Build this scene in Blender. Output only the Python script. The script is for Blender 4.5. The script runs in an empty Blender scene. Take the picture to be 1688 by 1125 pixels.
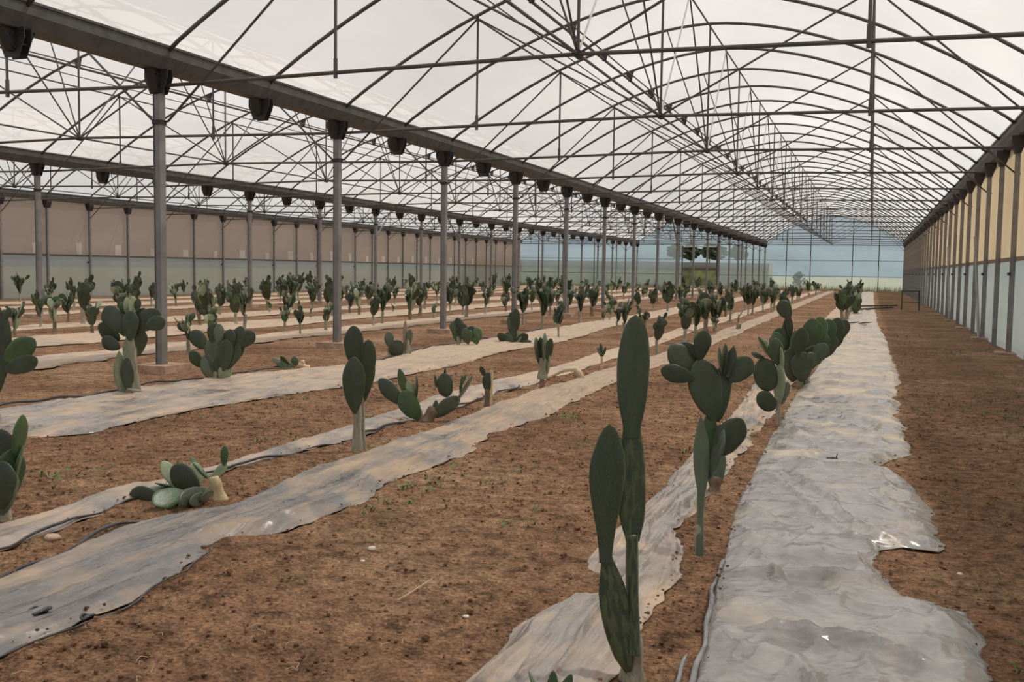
import bpy, math, random
import numpy as np
from mathutils import Vector, Matrix

random.seed(7)
S = bpy.context.scene
COL = S.collection

# ------------------------------------------------------------------ camera
F_PX, YAW, PITCH, ROLL, CAM_H = 1654.9, 0.3429, 0.0711, 0.0143, 1.5
fw = Vector((-math.sin(YAW)*math.cos(PITCH), math.cos(YAW)*math.cos(PITCH), -math.sin(PITCH)))
rt0 = Vector((math.cos(YAW), math.sin(YAW), 0)); up0 = rt0.cross(fw)
rt = rt0*math.cos(ROLL)+up0*math.sin(ROLL); up = -rt0*math.sin(ROLL)+up0*math.cos(ROLL)
camd = bpy.data.cameras.new('camera'); cam = bpy.data.objects.new('camera', camd); COL.objects.link(cam)
camd.sensor_width = 36; camd.lens = F_PX/1688*36; camd.clip_end = 3000; camd.clip_start = 0.05
cam.matrix_world = Matrix((( rt.x, up.x, -fw.x, 0), (rt.y, up.y, -fw.y, 0), (rt.z, up.z, -fw.z, CAM_H), (0, 0, 0, 1)))
S.camera = cam
EYE = Vector((0, 0, CAM_H))

def ray(x, y): return fw+rt*((x-844)/F_PX)-up*((y-562.5)/F_PX)
def ground_pt(x, y, z=0.0):
    d = ray(x, y); return EYE+d*((z-CAM_H)/d.z)
def project(p):
    v = Vector(p)-EYE; zc = v.dot(fw)
    return 844+F_PX*v.dot(rt)/zc, 562.5-F_PX*v.dot(up)/zc, zc
fh = Vector((fw.x, fw.y, 0)).normalized()

# ------------------------------------------------------------------ noise
def vnoise(x, y, seed=0):
    x = np.asarray(x, float); y = np.asarray(y, float)
    xi = np.floor(x).astype(np.int64); yi = np.floor(y).astype(np.int64)
    xf = x-xi; yf = y-yi
    def h(a, b):
        n = (a*374761393+b*668265263+seed*1442695041) & 0x7fffffff
        n = ((n ^ (n >> 13))*1274126177) & 0x7fffffff
        return ((n ^ (n >> 16)) & 0xffff)/65535.0
    u = xf*xf*(3-2*xf); v = yf*yf*(3-2*yf)
    return (h(xi, yi)*(1-u)+h(xi+1, yi)*u)*(1-v)+(h(xi, yi+1)*(1-u)+h(xi+1, yi+1)*u)*v
def fbm(x, y, seed=0, oct=4):
    s = 0; a = .5
    for k in range(oct):
        s = s+a*vnoise(np.asarray(x)*2**k, np.asarray(y)*2**k, seed+k*17); a *= .5
    return s
def gh(x, y):                                   # smooth ground height
    return 0.07*(fbm(np.asarray(x)*.7+31, np.asarray(y)*.45+77, 3, 2)-.375)
def ghs(x, y): return float(gh(np.array([x]), np.array([y]))[0])

# ------------------------------------------------------------------ materials
def new_mat(name):
    m = bpy.data.materials.new(name); m.use_nodes = True
    nt = m.node_tree; nt.nodes.clear()
    return m, nt
class N:
    def __init__(s, nt): s.nt = nt
    def __call__(s, t, **kw):
        n = s.nt.nodes.new(t)
        for k, v in kw.items():
            if k.startswith('i_'):
                key = k[2:].replace('_', ' ')
                n.inputs[int(key) if key.isdigit() else key].default_value = v
            else: setattr(n, k, v)
        return n
    def l(s, a, b): s.nt.links.new(a, b)
def ramp(n, stops):
    r = n('ShaderNodeValToRGB'); e = r.color_ramp.elements
    while len(e) < len(stops): e.new(.5)
    for i, (p, c) in enumerate(stops):
        e[i].position = p; e[i].color = (c[0], c[1], c[2], 1)
    return r
def mapping(n, scale, coord='Object', loc=(0, 0, 0), rot=(0, 0, 0)):
    tc = n('ShaderNodeTexCoord'); m = n('ShaderNodeMapping')
    m.inputs['Scale'].default_value = scale; m.inputs['Location'].default_value = loc; m.inputs['Rotation'].default_value = rot
    n.l(tc.outputs[coord], m.inputs['Vector']); return m
def simple(name, col, rough=.6, metal=0, noise=.15, nscale=6, bump=0, spec=.5):
    m, nt = new_mat(name); n = N(nt)
    mp = mapping(n, (nscale,)*3, 'Generated' if False else 'Object')
    tx = n('ShaderNodeTexNoise', i_Scale=1.0, i_Detail=5.0); n.l(mp.outputs[0], tx.inputs['Vector'])
    r = ramp(n, [(.3, [c*(1-noise) for c in col]), (.7, [min(1, c*(1+noise)) for c in col])])
    n.l(tx.outputs['Fac'], r.inputs[0])
    b = n('ShaderNodeBsdfPrincipled', i_Roughness=rough, i_Metallic=metal)
    b.inputs['Specular IOR Level'].default_value = spec
    n.l(r.outputs[0], b.inputs['Base Color'])
    if bump:
        bp = n('ShaderNodeBump', i_Strength=bump, i_Distance=.02); n.l(tx.outputs['Fac'], bp.inputs['Height']); n.l(bp.outputs[0], b.inputs['Normal'])
    o = n('ShaderNodeOutputMaterial'); n.l(b.outputs[0], o.inputs[0]); return m

M = {}
M['steel'] = simple('galvanized_steel', (.085, .078, .075), .55, .25, .25, 3)
M['post'] = simple('galvanized_post', (.22, .21, .21), .45, .3, .2, 4)
M['gutter'] = simple('gutter_steel', (.085, .082, .080), .6, .2, .3, 5)
M['dark_steel'] = simple('dark_bracket_steel', (.035, .033, .035), .6, .2, .3, 5)
M['pale_steel'] = simple('pale_tube', (.52, .50, .48), .4, .2, .1, 5)
M['concrete'] = simple('concrete', (.36, .24, .17), .9, 0, .3, 9, .4)
M['rock'] = simple('pale_rock', (.50, .36, .25), .85, 0, .2, 12, .4)
M['white_rock'] = simple('white_rock', (.72, .64, .54), .8, 0, .1, 12, .3)
M['dry_wood'] = simple('dry_wood', (.45, .35, .24), .8, 0, .3, 14, .5)
M['dark_wood'] = simple('dark_wood', (.09, .075, .06), .8, 0, .3, 14, .5)
M['dry_stem'] = simple('dry_stem', (.62, .52, .36), .7, 0, .15, 14, .3)
M['leaf'] = simple('weed_leaf', (.12, .19, .05), .6, 0, .4, 20)
M['straw'] = simple('straw', (.50, .38, .22), .8, 0, .3, 10)
M['black_plastic'] = simple('black_plastic_edge', (.045, .043, .045), .3, 0, .5, 9, .3)
M['grey_hose'] = simple('grey_hose', (.20, .20, .21), .4, 0, .4, 9, .3)
M['hill'] = simple('haze_tinted_hill', (.20, .265, .30), .9, 0, .2, .02)  # distance haze is mixed into this blue-grey
M['tree_leaf'] = simple('tree_foliage', (.035, .06, .025), .8, 0, .5, 2)
M['bush_leaf'] = simple('bush_foliage', (.13, .15, .09), .8, 0, .5, 2)
M['road'] = simple('asphalt_road', (.26, .25, .25), .9, 0, .1, 1)

# --- cactus pads
def cactus_mat(name, c0, c1, mottle=0.0, c2=(.25, .24, .08), dots=True):
    m, nt = new_mat(name); n = N(nt)
    mp = mapping(n, (1, 1, 1)); oi = n('ShaderNodeObjectInfo')
    va = n('ShaderNodeVectorMath', operation='ADD'); sc = n('ShaderNodeVectorMath', operation='SCALE'); sc.inputs['Scale'].default_value = 37.0
    cx = n('ShaderNodeCombineXYZ'); n.l(oi.outputs['Random'], cx.inputs[0]); n.l(cx.outputs[0], sc.inputs[0])
    n.l(mp.outputs[0], va.inputs[0]); n.l(sc.outputs[0], va.inputs[1])
    t1 = n('ShaderNodeTexNoise', i_Scale=3.0, i_Detail=5.0, i_Roughness=.6); n.l(va.outputs[0], t1.inputs['Vector'])
    r1 = ramp(n, [(.3, c0), (.72, c1)]); n.l(t1.outputs['Fac'], r1.inputs[0])
    cur = r1.outputs[0]
    # each pad slightly older or younger in colour
    hsv = n('ShaderNodeHueSaturation'); mr = n('ShaderNodeMapRange'); mr.inputs['To Min'].default_value = .8; mr.inputs['To Max'].default_value = 1.25
    n.l(oi.outputs['Random'], mr.inputs[0]); n.l(mr.outputs[0], hsv.inputs['Value']); n.l(cur, hsv.inputs['Color']); cur = hsv.outputs[0]
    if mottle:
        t2 = n('ShaderNodeTexNoise', i_Scale=7.0, i_Detail=3.0); n.l(va.outputs[0], t2.inputs['Vector'])
        r2 = ramp(n, [(.47, (0, 0, 0)), (.56, (mottle,)*3)]); n.l(t2.outputs['Fac'], r2.inputs[0])
        mx = n('ShaderNodeMix', data_type='RGBA'); n.l(r2.outputs[0], mx.inputs[0]); n.l(cur, mx.inputs[6]); mx.inputs[7].default_value = (*c2, 1); cur = mx.outputs[2]
    b = n('ShaderNodeBsdfPrincipled', i_Roughness=.40); b.inputs['Specular IOR Level'].default_value = .6
    b.inputs['Sheen Weight'].default_value = .2; b.inputs['Sheen Tint'].default_value = (.8, .9, .65, 1); b.inputs['Sheen Roughness'].default_value = .4  # pale green sheen: waxy bloom that also stands in for backlit rims
    if dots:
        mp2 = mapping(n, (11, 3, 14), rot=(0, .78, 0))
        vo = n('ShaderNodeTexVoronoi', i_Scale=1.0, i_Randomness=.25); n.l(mp2.outputs[0], vo.inputs['Vector'])
        rd = ramp(n, [(.06, (1, 1, 1)), (.13, (0, 0, 0))]); n.l(vo.outputs['Distance'], rd.inputs[0])
        mul = n('ShaderNodeMath', operation='MULTIPLY'); mul.inputs[1].default_value = .22; n.l(rd.outputs[0], mul.inputs[0])
        mx = n('ShaderNodeMix', data_type='RGBA'); n.l(mul.outputs[0], mx.inputs[0]); n.l(cur, mx.inputs[6]); mx.inputs[7].default_value = (.33, .36, .24, 1); cur = mx.outputs[2]
        ad = n('ShaderNodeMath', operation='ADD'); n.l(rd.outputs[0], ad.inputs[0]); n.l(t1.outputs['Fac'], ad.inputs[1])
        bp = n('ShaderNodeBump', i_Strength=.35, i_Distance=.01); n.l(ad.outputs[0], bp.inputs['Height']); n.l(bp.outputs[0], b.inputs['Normal'])
    n.l(cur, b.inputs['Base Color'])
    o = n('ShaderNodeOutputMaterial'); n.l(b.outputs[0], o.inputs[0]); return m
M['pad_dark'] = cactus_mat('cactus_pad_dark', (.026, .039, .021), (.047, .064, .033))
M['pad_grey'] = cactus_mat('cactus_pad_grey', (.075, .10, .070), (.12, .155, .10))
M['pad_pale'] = cactus_mat('cactus_pad_pale', (.20, .25, .155), (.32, .36, .23))
M['pad_green'] = cactus_mat('cactus_pad_green', (.035, .070, .026), (.065, .115, .04))
M['pad_mottled'] = cactus_mat('cactus_pad_mottled', (.026, .042, .024), (.042, .062, .034), .65, (.11, .125, .05))
M['trunk'] = cactus_mat('cactus_trunk', (.22, .21, .155), (.38, .36, .27), .35, (.15, .11, .07), False)
M['trunk_brown'] = cactus_mat('cactus_trunk_brown', (.15, .105, .07), (.26, .19, .13), .35, (.08, .06, .04), False)
M['trunk_yellow'] = cactus_mat('cut_trunk', (.60, .47, .26), (.78, .66, .42), .4, (.42, .26, .13), False)

# --- soil
def soil():
    m, nt = new_mat('brown_soil'); n = N(nt)
    mp = mapping(n, (1, 1, 1))
    big = n('ShaderNodeTexNoise', i_Scale=.55, i_Detail=6.0, i_Roughness=.6); n.l(mp.outputs[0], big.inputs['Vector'])
    mid = n('ShaderNodeTexNoise', i_Scale=9.0, i_Detail=9.0, i_Roughness=.72); n.l(mp.outputs[0], mid.inputs['Vector'])
    fine = n('ShaderNodeTexNoise', i_Scale=60.0, i_Detail=6.0, i_Roughness=.75); n.l(mp.outputs[0], fine.inputs['Vector'])
    vor = n('ShaderNodeTexVoronoi', i_Scale=34.0, i_Randomness=1.0); n.l(mp.outputs[0], vor.inputs['Vector'])
    r = ramp(n, [(.30, (.25, .138, .083)), (.5, (.40, .232, .14)), (.72, (.58, .385, .245))]); n.l(big.outputs['Fac'], r.inputs[0])
    r2 = ramp(n, [(.34, (.30, .28, .27)), (.5, (.95, .93, .9)), (.68, (1.5, 1.45, 1.35))]); n.l(mid.outputs['Fac'], r2.inputs[0])
    mx = n('ShaderNodeMix', data_type='RGBA', blend_type='MULTIPLY'); mx.inputs[0].default_value = 1
    n.l(r.outputs[0], mx.inputs[6]); n.l(r2.outputs[0], mx.inputs[7])
    r3 = ramp(n, [(.36, (.35, .32, .31)), (.52, (1, 1, 1)), (.68, (1.55, 1.5, 1.42))]); n.l(fine.outputs['Fac'], r3.inputs[0])
    mx2 = n('ShaderNodeMix', data_type='RGBA', blend_type='MULTIPLY'); mx2.inputs[0].default_value = .85
    n.l(mx.outputs[2], mx2.inputs[6]); n.l(r3.outputs[0], mx2.inputs[7])
    # weedy olive patches, denser along the right-hand wall
    wn = n('ShaderNodeTexNoise', i_Scale=1.6, i_Detail=7.0, i_Roughness=.7); n.l(mp.outputs[0], wn.inputs['Vector'])
    sx = n('ShaderNodeSeparateXYZ'); n.l(mp.outputs[0], sx.inputs[0])
    mr = n('ShaderNodeMapRange'); mr.inputs['From Min'].default_value = 0.2; mr.inputs['From Max'].default_value = 1.6
    mr.inputs['To Min'].default_value = 0; mr.inputs['To Max'].default_value = .12; n.l(sx.outputs[0], mr.inputs[0])
    ad = n('ShaderNodeMath', operation='ADD'); n.l(wn.outputs['Fac'], ad.inputs[0]); n.l(mr.outputs[0], ad.inputs[1])
    rw = ramp(n, [(.55, (0, 0, 0)), (.72, (.6, .6, .6))]); n.l(ad.outputs[0], rw.inputs[0])
    mx3 = n('ShaderNodeMix', data_type='RGBA'); n.l(rw.outputs[0], mx3.inputs[0]); n.l(mx2.outputs[2], mx3.inputs[6]); mx3.inputs[7].default_value = (.17, .14, .065, 1)
    # pale flecks of grit and straw
    fl = n('ShaderNodeTexVoronoi', i_Scale=22.0); n.l(mp.outputs[0], fl.inputs['Vector'])
    rf = ramp(n, [(.07, (1, 1, 1)), (.11, (0, 0, 0))]); n.l(fl.outputs['Distance'], rf.inputs[0])
    gate = n('ShaderNodeMath', operation='GREATER_THAN'); gate.inputs[1].default_value = .82
    sc = n('ShaderNodeSeparateColor'); n.l(fl.outputs['Color'], sc.inputs[0]); n.l(sc.outputs[0], gate.inputs[0])
    mu = n('ShaderNodeMath', operation='MULTIPLY'); n.l(rf.outputs[0], mu.inputs[0]); n.l(gate.outputs[0], mu.inputs[1])
    mx4 = n('ShaderNodeMix', data_type='RGBA'); n.l(mu.outputs[0], mx4.inputs[0]); n.l(mx3.outputs[2], mx4.inputs[6]); mx4.inputs[7].default_value = (.55, .42, .30, 1)
    b = n('ShaderNodeBsdfPrincipled', i_Roughness=.95); b.inputs['Specular IOR Level'].default_value = .15
    n.l(mx4.outputs[2], b.inputs['Base Color'])
    a1 = n('ShaderNodeMath', operation='ADD'); n.l(mid.outputs['Fac'], a1.inputs[0]); n.l(vor.outputs['Distance'], a1.inputs[1])
    a2 = n('ShaderNodeMath', operation='MULTIPLY_ADD'); a2.inputs[1].default_value = .5; n.l(fine.outputs['Fac'], a2.inputs[0]); n.l(a1.outputs[0], a2.inputs[2])
    bp = n('ShaderNodeBump', i_Strength=1.0, i_Distance=.045); n.l(a2.outputs[0], bp.inputs['Height']); n.l(bp.outputs[0], b.inputs['Normal'])
    o = n('ShaderNodeOutputMaterial'); n.l(b.outputs[0], o.inputs[0]); return m
M['soil'] = soil()

# --- mulch plastic: grey film, dusted with tan soil; the dust grows away from the door end
def mulch(name, grey, dust, lo, hi, stretch, far0=9.0, far1=22.0, fardust=.35):
    m, nt = new_mat(name); n = N(nt)
    mp = mapping(n, stretch); mo = mapping(n, (1, 1, 1))
    t1 = n('ShaderNodeTexNoise', i_Scale=1.0, i_Detail=7.0, i_Roughness=.62); n.l(mp.outputs[0], t1.inputs['Vector'])
    t2 = n('ShaderNodeTexNoise', i_Scale=2.2, i_Detail=6.0, i_Roughness=.6); n.l(mo.outputs[0], t2.inputs['Vector'])
    av = n('ShaderNodeMath', operation='ADD'); n.l(t1.outputs['Fac'], av.inputs[0]); n.l(t2.outputs['Fac'], av.inputs[1])
    hf = n('ShaderNodeMath', operation='MULTIPLY'); hf.inputs[1].default_value = .5; n.l(av.outputs[0], hf.inputs[0])
    sx = n('ShaderNodeSeparateXYZ'); n.l(mo.outputs[0], sx.inputs[0])
    mr = n('ShaderNodeMapRange'); mr.inputs['From Min'].default_value = far0; mr.inputs['From Max'].default_value = far1
    mr.inputs['To Min'].default_value = 0; mr.inputs['To Max'].default_value = fardust; n.l(sx.outputs[1], mr.inputs[0])
    ad = n('ShaderNodeMath', operation='ADD'); n.l(hf.outputs[0], ad.inputs[0]); n.l(mr.outputs[0], ad.inputs[1])
    fr = ramp(n, [(lo, (0, 0, 0)), (hi, (1, 1, 1))]); n.l(ad.outputs[0], fr.inputs[0])
    t3 = n('ShaderNodeTexNoise', i_Scale=1.0, i_Detail=6.0, i_Roughness=.7); mp3 = mapping(n, (stretch[0]*3, stretch[1]*3, 1)); n.l(mp3.outputs[0], t3.inputs['Vector'])
    gr = ramp(n, [(.35, [c*.72 for c in grey]), (.68, [c*1.18 for c in grey])]); n.l(t3.outputs['Fac'], gr.inputs[0])
    dr = ramp(n, [(.35, [c*.82 for c in dust]), (.68, [min(1, c*1.12) for c in dust])]); n.l(t3.outputs['Fac'], dr.inputs[0])
    mx = n('ShaderNodeMix', data_type='RGBA'); n.l(fr.outputs[0], mx.inputs[0]); n.l(gr.outputs[0], mx.inputs[6]); n.l(dr.outputs[0], mx.inputs[7])
    rr = n('ShaderNodeMapRange'); rr.inputs['To Min'].default_value = .2; rr.inputs['To Max'].default_value = .75; n.l(fr.outputs[0], rr.inputs[0])
    b = n('ShaderNodeBsdfPrincipled'); n.l(rr.outputs[0], b.inputs['Roughness']); n.l(mx.outputs[2], b.inputs['Base Color'])
    b.inputs['Specular IOR Level'].default_value = .8
    w = n('ShaderNodeTexNoise', i_Scale=1.0, i_Detail=2.5, i_Roughness=.45, i_Distortion=.8); mpw = mapping(n, (stretch[0]*2.2, stretch[1]*2.2, 1)); n.l(mpw.outputs[0], w.inputs['Vector'])
    w2 = n('ShaderNodeTexNoise', i_Scale=9.0, i_Detail=2.5, i_Roughness=.5, i_Distortion=1.0); n.l(mo.outputs[0], w2.inputs['Vector'])
    aw = n('ShaderNodeMath', operation='MULTIPLY_ADD'); aw.inputs[1].default_value = .22; n.l(w2.outputs['Fac'], aw.inputs[0]); n.l(w.outputs['Fac'], aw.inputs[2])
    bp = n('ShaderNodeBump', i_Strength=.6, i_Distance=.05); n.l(aw.outputs[0], bp.inputs['Height']); n.l(bp.outputs[0], b.inputs['Normal'])
    o = n('ShaderNodeOutputMaterial'); n.l(b.outputs[0], o.inputs[0]); return m
M['mulch_pale'] = mulch('pale_grey_mulch_film', (.265, .25, .24), (.52, .43, .335), .54, .70, (1.4, 1.6, 1), 6, 16, .16)
M['mulch_grey'] = mulch('grey_mulch_film', (.150, .142, .138), (.40, .29, .20), .47, .64, (5.0, .7, 1), 5, 13, .22)
M['mulch_tan'] = mulch('dusty_mulch_film', (.26, .23, .21), (.50, .37, .26), .44, .62, (5.0, .8, 1), 8, 18, .2)

# --- greenhouse films
def film(name, col, through, tint=(1, 1, 1), stops=None, bands=None):
    m, nt = new_mat(name); n = N(nt)
    tr = n('ShaderNodeBsdfTransparent'); tr.inputs[0].default_value = (*tint, 1)
    tl = n('ShaderNodeBsdfTranslucent'); df = n('ShaderNodeBsdfDiffuse')
    mp = mapping(n, (.25, .12, .6)); tx = n('ShaderNodeTexNoise', i_Scale=1.0, i_Detail=5.0, i_Roughness=.55); n.l(mp.outputs[0], tx.inputs['Vector'])
    r = ramp(n, [(.3, [c*.86 for c in col]), (.7, [min(1, c*1.1) for c in col])]); n.l(tx.outputs['Fac'], r.inputs[0])
    n.l(r.outputs[0], tl.inputs[0]); n.l(r.outputs[0], df.inputs[0])
    m1 = n('ShaderNodeMixShader'); m1.inputs[0].default_value = .35; n.l(tl.outputs[0], m1.inputs[1]); n.l(df.outputs[0], m1.inputs[2])
    m2 = n('ShaderNodeMixShader'); m2.inputs[0].default_value = through; n.l(m1.outputs[0], m2.inputs[1]); n.l(tr.outputs[0], m2.inputs[2])
    o = n('ShaderNodeOutputMaterial'); n.l(m2.outputs[0], o.inputs[0]); return m
M['film_roof'] = film('roof_film', (.90, .895, .895), .37)
M['film_end'] = film('end_film', (.42, .50, .53), .52, (.86, .95, 1))
M['film_low'] = film('lower_wall_film', (.345, .35, .33), .12, (.9, .95, .95))
M['film_low_right'] = film('lower_right_wall_film', (.36, .40, .42), .08, (.9, .95, 1))
M['net_pink'] = film('left_wall_curtain', (.40, .315, .275), .04)
M['net_tan'] = film('right_wall_curtain', (.60, .475, .325), .015)

# ------------------------------------------------------------------ object helpers
def mesh_obj(name, verts, faces, mat, parent=None, smooth=False, loc=None):
    me = bpy.data.meshes.new(name); me.from_pydata([tuple(v) for v in verts], [], faces)
    if smooth: me.polygons.foreach_set('use_smooth', [True]*len(me.polygons))
    me.materials.append(mat); me.update()
    o = bpy.data.objects.new(name, me); COL.objects.link(o)
    if parent: o.parent = parent
    if loc: o.location = loc
    return o
def tag(o, label, cat, group=None, kind=None):
    o['label'] = label; o['category'] = cat
    if group: o['group'] = group
    if kind: o['kind'] = kind
    return o
def structure(o): o['kind'] = 'structure'; return o
def empty(name, loc, rz=0):
    o = bpy.data.objects.new(name, None); COL.objects.link(o); o.empty_display_size = .1
    o.location = loc; o.rotation_euler = (0, 0, rz); return o
def link_like(o, parent=None, loc=None):
    c = o.copy(); COL.objects.link(c)
    if parent: c.parent = parent
    if loc is not None: c.location = loc
    return c
def copy_tree(o, loc, rz=None):
    c = o.copy(); COL.objects.link(c); c.location = loc
    if rz is not None: c.rotation_euler = (0, 0, rz)
    for ch in KIDS.get(o.name, []):
        d = ch.copy(); COL.objects.link(d); d.parent = c
        for g in KIDS.get(ch.name, []):
            e = g.copy(); COL.objects.link(e); e.parent = d
    return c
KIDS = {}
def kid(p, o): KIDS.setdefault(p.name, []).append(o); return o
class MB:
    def __init__(s): s.v = []; s.f = []
    def box(s, x0, x1, y0, y1, z0, z1):
        b = len(s.v); s.v += [(x, y, z) for z in (z0, z1) for (x, y) in ((x0, y0), (x1, y0), (x1, y1), (x0, y1))]
        s.f += [tuple(b+i for i in q) for q in ((3, 2, 1, 0), (4, 5, 6, 7), (0, 1, 5, 4), (1, 2, 6, 5), (2, 3, 7, 6), (3, 0, 4, 7))]
    def tube(s, pts, r, n=8):
        pts = [Vector(p) for p in pts]; rings = []
        for i, p in enumerate(pts):
            d = (pts[min(i+1, len(pts)-1)]-pts[max(i-1, 0)]).normalized()
            a = d.cross(Vector((0, 0, 1)));
            if a.length < .05: a = d.cross(Vector((0, 1, 0)))
            a.normalize(); c = a.cross(d)
            rr = r[i] if isinstance(r, (list, tuple)) else r
            rings.append(len(s.v))
            for k in range(n):
                t = 2*math.pi*k/n; s.v.append(tuple(p+a*math.cos(t)*rr+c*math.sin(t)*rr))
        for i in range(len(pts)-1):
            for k in range(n):
                s.f.append((rings[i]+k, rings[i]+(k+1) % n, rings[i+1]+(k+1) % n, rings[i+1]+k))
        s.f.append(tuple(rings[0]+k for k in range(n))[::-1]); s.f.append(tuple(rings[-1]+k for k in range(n)))
    def prism(s, prof, y0, y1):                 # closed profile in x,z extruded along y
        b = len(s.v); n = len(prof)
        s.v += [(x, y0, z) for x, z in prof]+[(x, y1, z) for x, z in prof]
        s.f += [(b+i, b+(i+1) % n, b+n+(i+1) % n, b+n+i) for i in range(n)]
        s.f += [tuple(b+i for i in range(n))[::-1], tuple(b+n+i for i in range(n))]
    def build(s, name, mat, parent=None, smooth=False, loc=None):
        o = mesh_obj(name, s.v, s.f, mat, parent, smooth, loc)
        if parent: kid(parent, o)
        return o

ORD = ['first', 'second', 'third', 'fourth', 'fifth', 'sixth', 'seventh', 'eighth', 'ninth', 'tenth', 'eleventh', 'twelfth', 'thirteenth', 'fourteenth', 'fifteenth', 'sixteenth', 'seventeenth', 'eighteenth', 'nineteenth', 'twentieth']
def ordinal(k):
    k += 1
    if k <= 20: return ORD[k-1]
    tens = {2: 'twenty', 3: 'thirty', 4: 'forty'}[k//10] if k % 10 else {3: 'thirtieth', 4: 'fortieth'}[k//10]
    return tens if k % 10 == 0 else tens+'-'+ORD[k % 10-1]

# ------------------------------------------------------------------ greenhouse frame
D, Y0, YE = 4.897, 11.52, 94.8
GX = [2.60, -9.31, -21.22, -33.0]               # right wall, two inner gutters, left wall
SP = [(-9.31, 2.60), (-21.22, -9.31), (-33.0, -21.22)]
SPN = ['near', 'middle', 'left']
APEX, TIE = 6.64, 3.95
def arch_z(u): return APEX-.0956*abs(u)**1.79
def FY(i): return Y0+D*i
I0 = -2                                          # first main frame that is built
NF = 17

# gutters
for gi, gx in enumerate(GX):
    w = .19 if 0 < gi < 3 else .15
    m = MB()
    prof = [(-w-.02, 4.47), (-w+.02, 4.47), (-w+.05, 4.30), (-.08, 4.22), (.08, 4.22), (w-.05, 4.30), (w-.02, 4.47), (w+.02, 4.47), (w+.02, 4.44), (w, 4.43), (w, 4.32), (w+.02, 4.31), (.12, 4.15), (-.12, 4.15), (-w-.02, 4.31), (-w, 4.32), (-w, 4.43), (-w-.02, 4.44)]
    m.prism(prof, FY(-2.2), YE-.06)
    g = m.build('gutter', M['gutter'], loc=(gx, 0, 0))
    tag(g, ['dark galvanized gutter running along the top of the right wall', 'long dark galvanized gutter above the nearest row of inner columns', 'dark galvanized gutter above the second row of inner columns', 'dark gutter along the top of the brown left wall'][gi], 'gutter', 'gutters between the roof vaults')

# inner columns (prototype + copies)
def bracket_mb(half=.19, top=4.16, low=3.83):
    m = MB()
    for y in (-.055, .055):
        m.prism([(-half, top), (-half, top-.12), (-.1, low), (.1, low), (half, top-.12), (half, top)], y-.006, y+.006)
    for sx in (-.11, .11):
        for z in (4.08, 3.98): m.tube([(sx, -.075, z), (sx, .075, z)], .014, 6)
    # the plates spread along the gutter too
    m.v += []
    return m
def saddle_mb(top=4.16, low=3.84, h=.25):
    m = MB()
    b = len(m.v)
    m.v += [(-.05, -h, top), (.05, -h, top), (.05, h, top), (-.05, h, top), (-.05, -.1, low), (.05, -.1, low), (.05, .1, low), (-.05, .1, low)]
    m.f += [tuple(b+i for i in q) for q in ((0, 1, 2, 3), (7, 6, 5, 4), (0, 4, 5, 1), (1, 5, 6, 2), (2, 6, 7, 3), (3, 7, 4, 0))]
    for y in (-.12, .12): m.tube([(-.075, y, 4.08), (.075, y, 4.08)], .016, 6)
    for y in (-.08, .08): m.tube([(-.075, y, 3.94), (.075, y, 3.94)], .016, 6)
    return m
colp = empty('support_column', (GX[1], FY(0), 0))
m = MB(); m.box(-.055, .055, -.045, .045, .1, 4.15); m.box(-.055, -.05, -.06, .06, .1, 4.15); m.box(.05, .055, -.06, .06, .1, 4.15); m.build('post', M['post'], colp)
bracket_mb().build('bracket', M['dark_steel'], colp); saddle_mb().build('saddle', M['dark_steel'], colp)
m = MB(); m.v = []; hx = .3
b = 0
m.v = [(-hx, -hx, -.12), (hx, -hx, -.12), (hx, hx, -.12), (-hx, hx, -.12), (-hx+.02, -hx+.02, .11), (hx-.02, -hx+.02, .11), (hx-.02, hx-.02, .11), (-hx+.02, hx-.02, .11)]
m.f = [(3, 2, 1, 0), (4, 5, 6, 7), (0, 1, 5, 4), (1, 2, 6, 5), (2, 3, 7, 6), (3, 0, 4, 7)]
m.build('plinth', M['concrete'], colp)
m = MB(); m.box(-.075, .075, -.065, .065, 3.42, 3.48); m.build('clamp', M['dark_steel'], colp)
first = True
for gi in (1, 2):
    for i in range(-1 if gi == 1 else 0, NF+1):
        x, y = GX[gi], FY(i)
        if i == NF: y = YE-.12
        c = colp if first else copy_tree(colp, (x, y, 0))
        if first: c.location = (x, y, 0); first = False
        row = 'nearest inner row' if gi == 1 else 'second inner row'
        tag(c, 'grey steel support column on a concrete block, %s from the front in the %s' % (ordinal(i+1), row), 'column', 'support columns under the inner gutters')
# gutter saddles between the columns
sad = None
for gi in (1, 2):
    for i in range(-1, NF):
        y = FY(i+.5); x = GX[gi]
        if sad is None:
            sad = empty('gutter_bracket', (x, y, 0))
            bracket_mb().build('plate', M['dark_steel'], sad); saddle_mb(low=3.9).build('saddle', M['dark_steel'], sad); o = sad
        else: o = copy_tree(sad, (x, y, 0))
        tag(o, 'dark steel bracket under the %s gutter, %s gap between columns from the front' % ('nearest inner' if gi == 1 else 'second inner', ordinal(i+1)), 'bracket', 'gutter brackets between columns')

# arches: one prototype
half = (SP[0][1]-SP[0][0])/2
pts = [(-half+half*2*k/36, 0, arch_z(-half+half*2*k/36)) for k in range(37)]
pts[0] = (-half+.16, 0, 4.40); pts[-1] = (half-.16, 0, 4.40)
m = MB(); m.tube(pts, .03, 8)
archp = m.build('roof_arch', M['steel'], smooth=True)
first = True
for si, (x0, x1) in enumerate(SP):
    c = (x0+x1)/2
    for k in range(-4, NF*2+1):
        y = FY(k/2)
        if si > 0 and k < 0: continue
        o = archp if first else link_like(archp)
        first = False; o.location = (c, y, 0)
        tag(o, 'thin dark steel roof arch over the %s vault, %s from the front' % (SPN[si], ordinal(k+4 if si == 0 else k)), 'roof arch', 'roof arches of the %s vault' % SPN[si])

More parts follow.
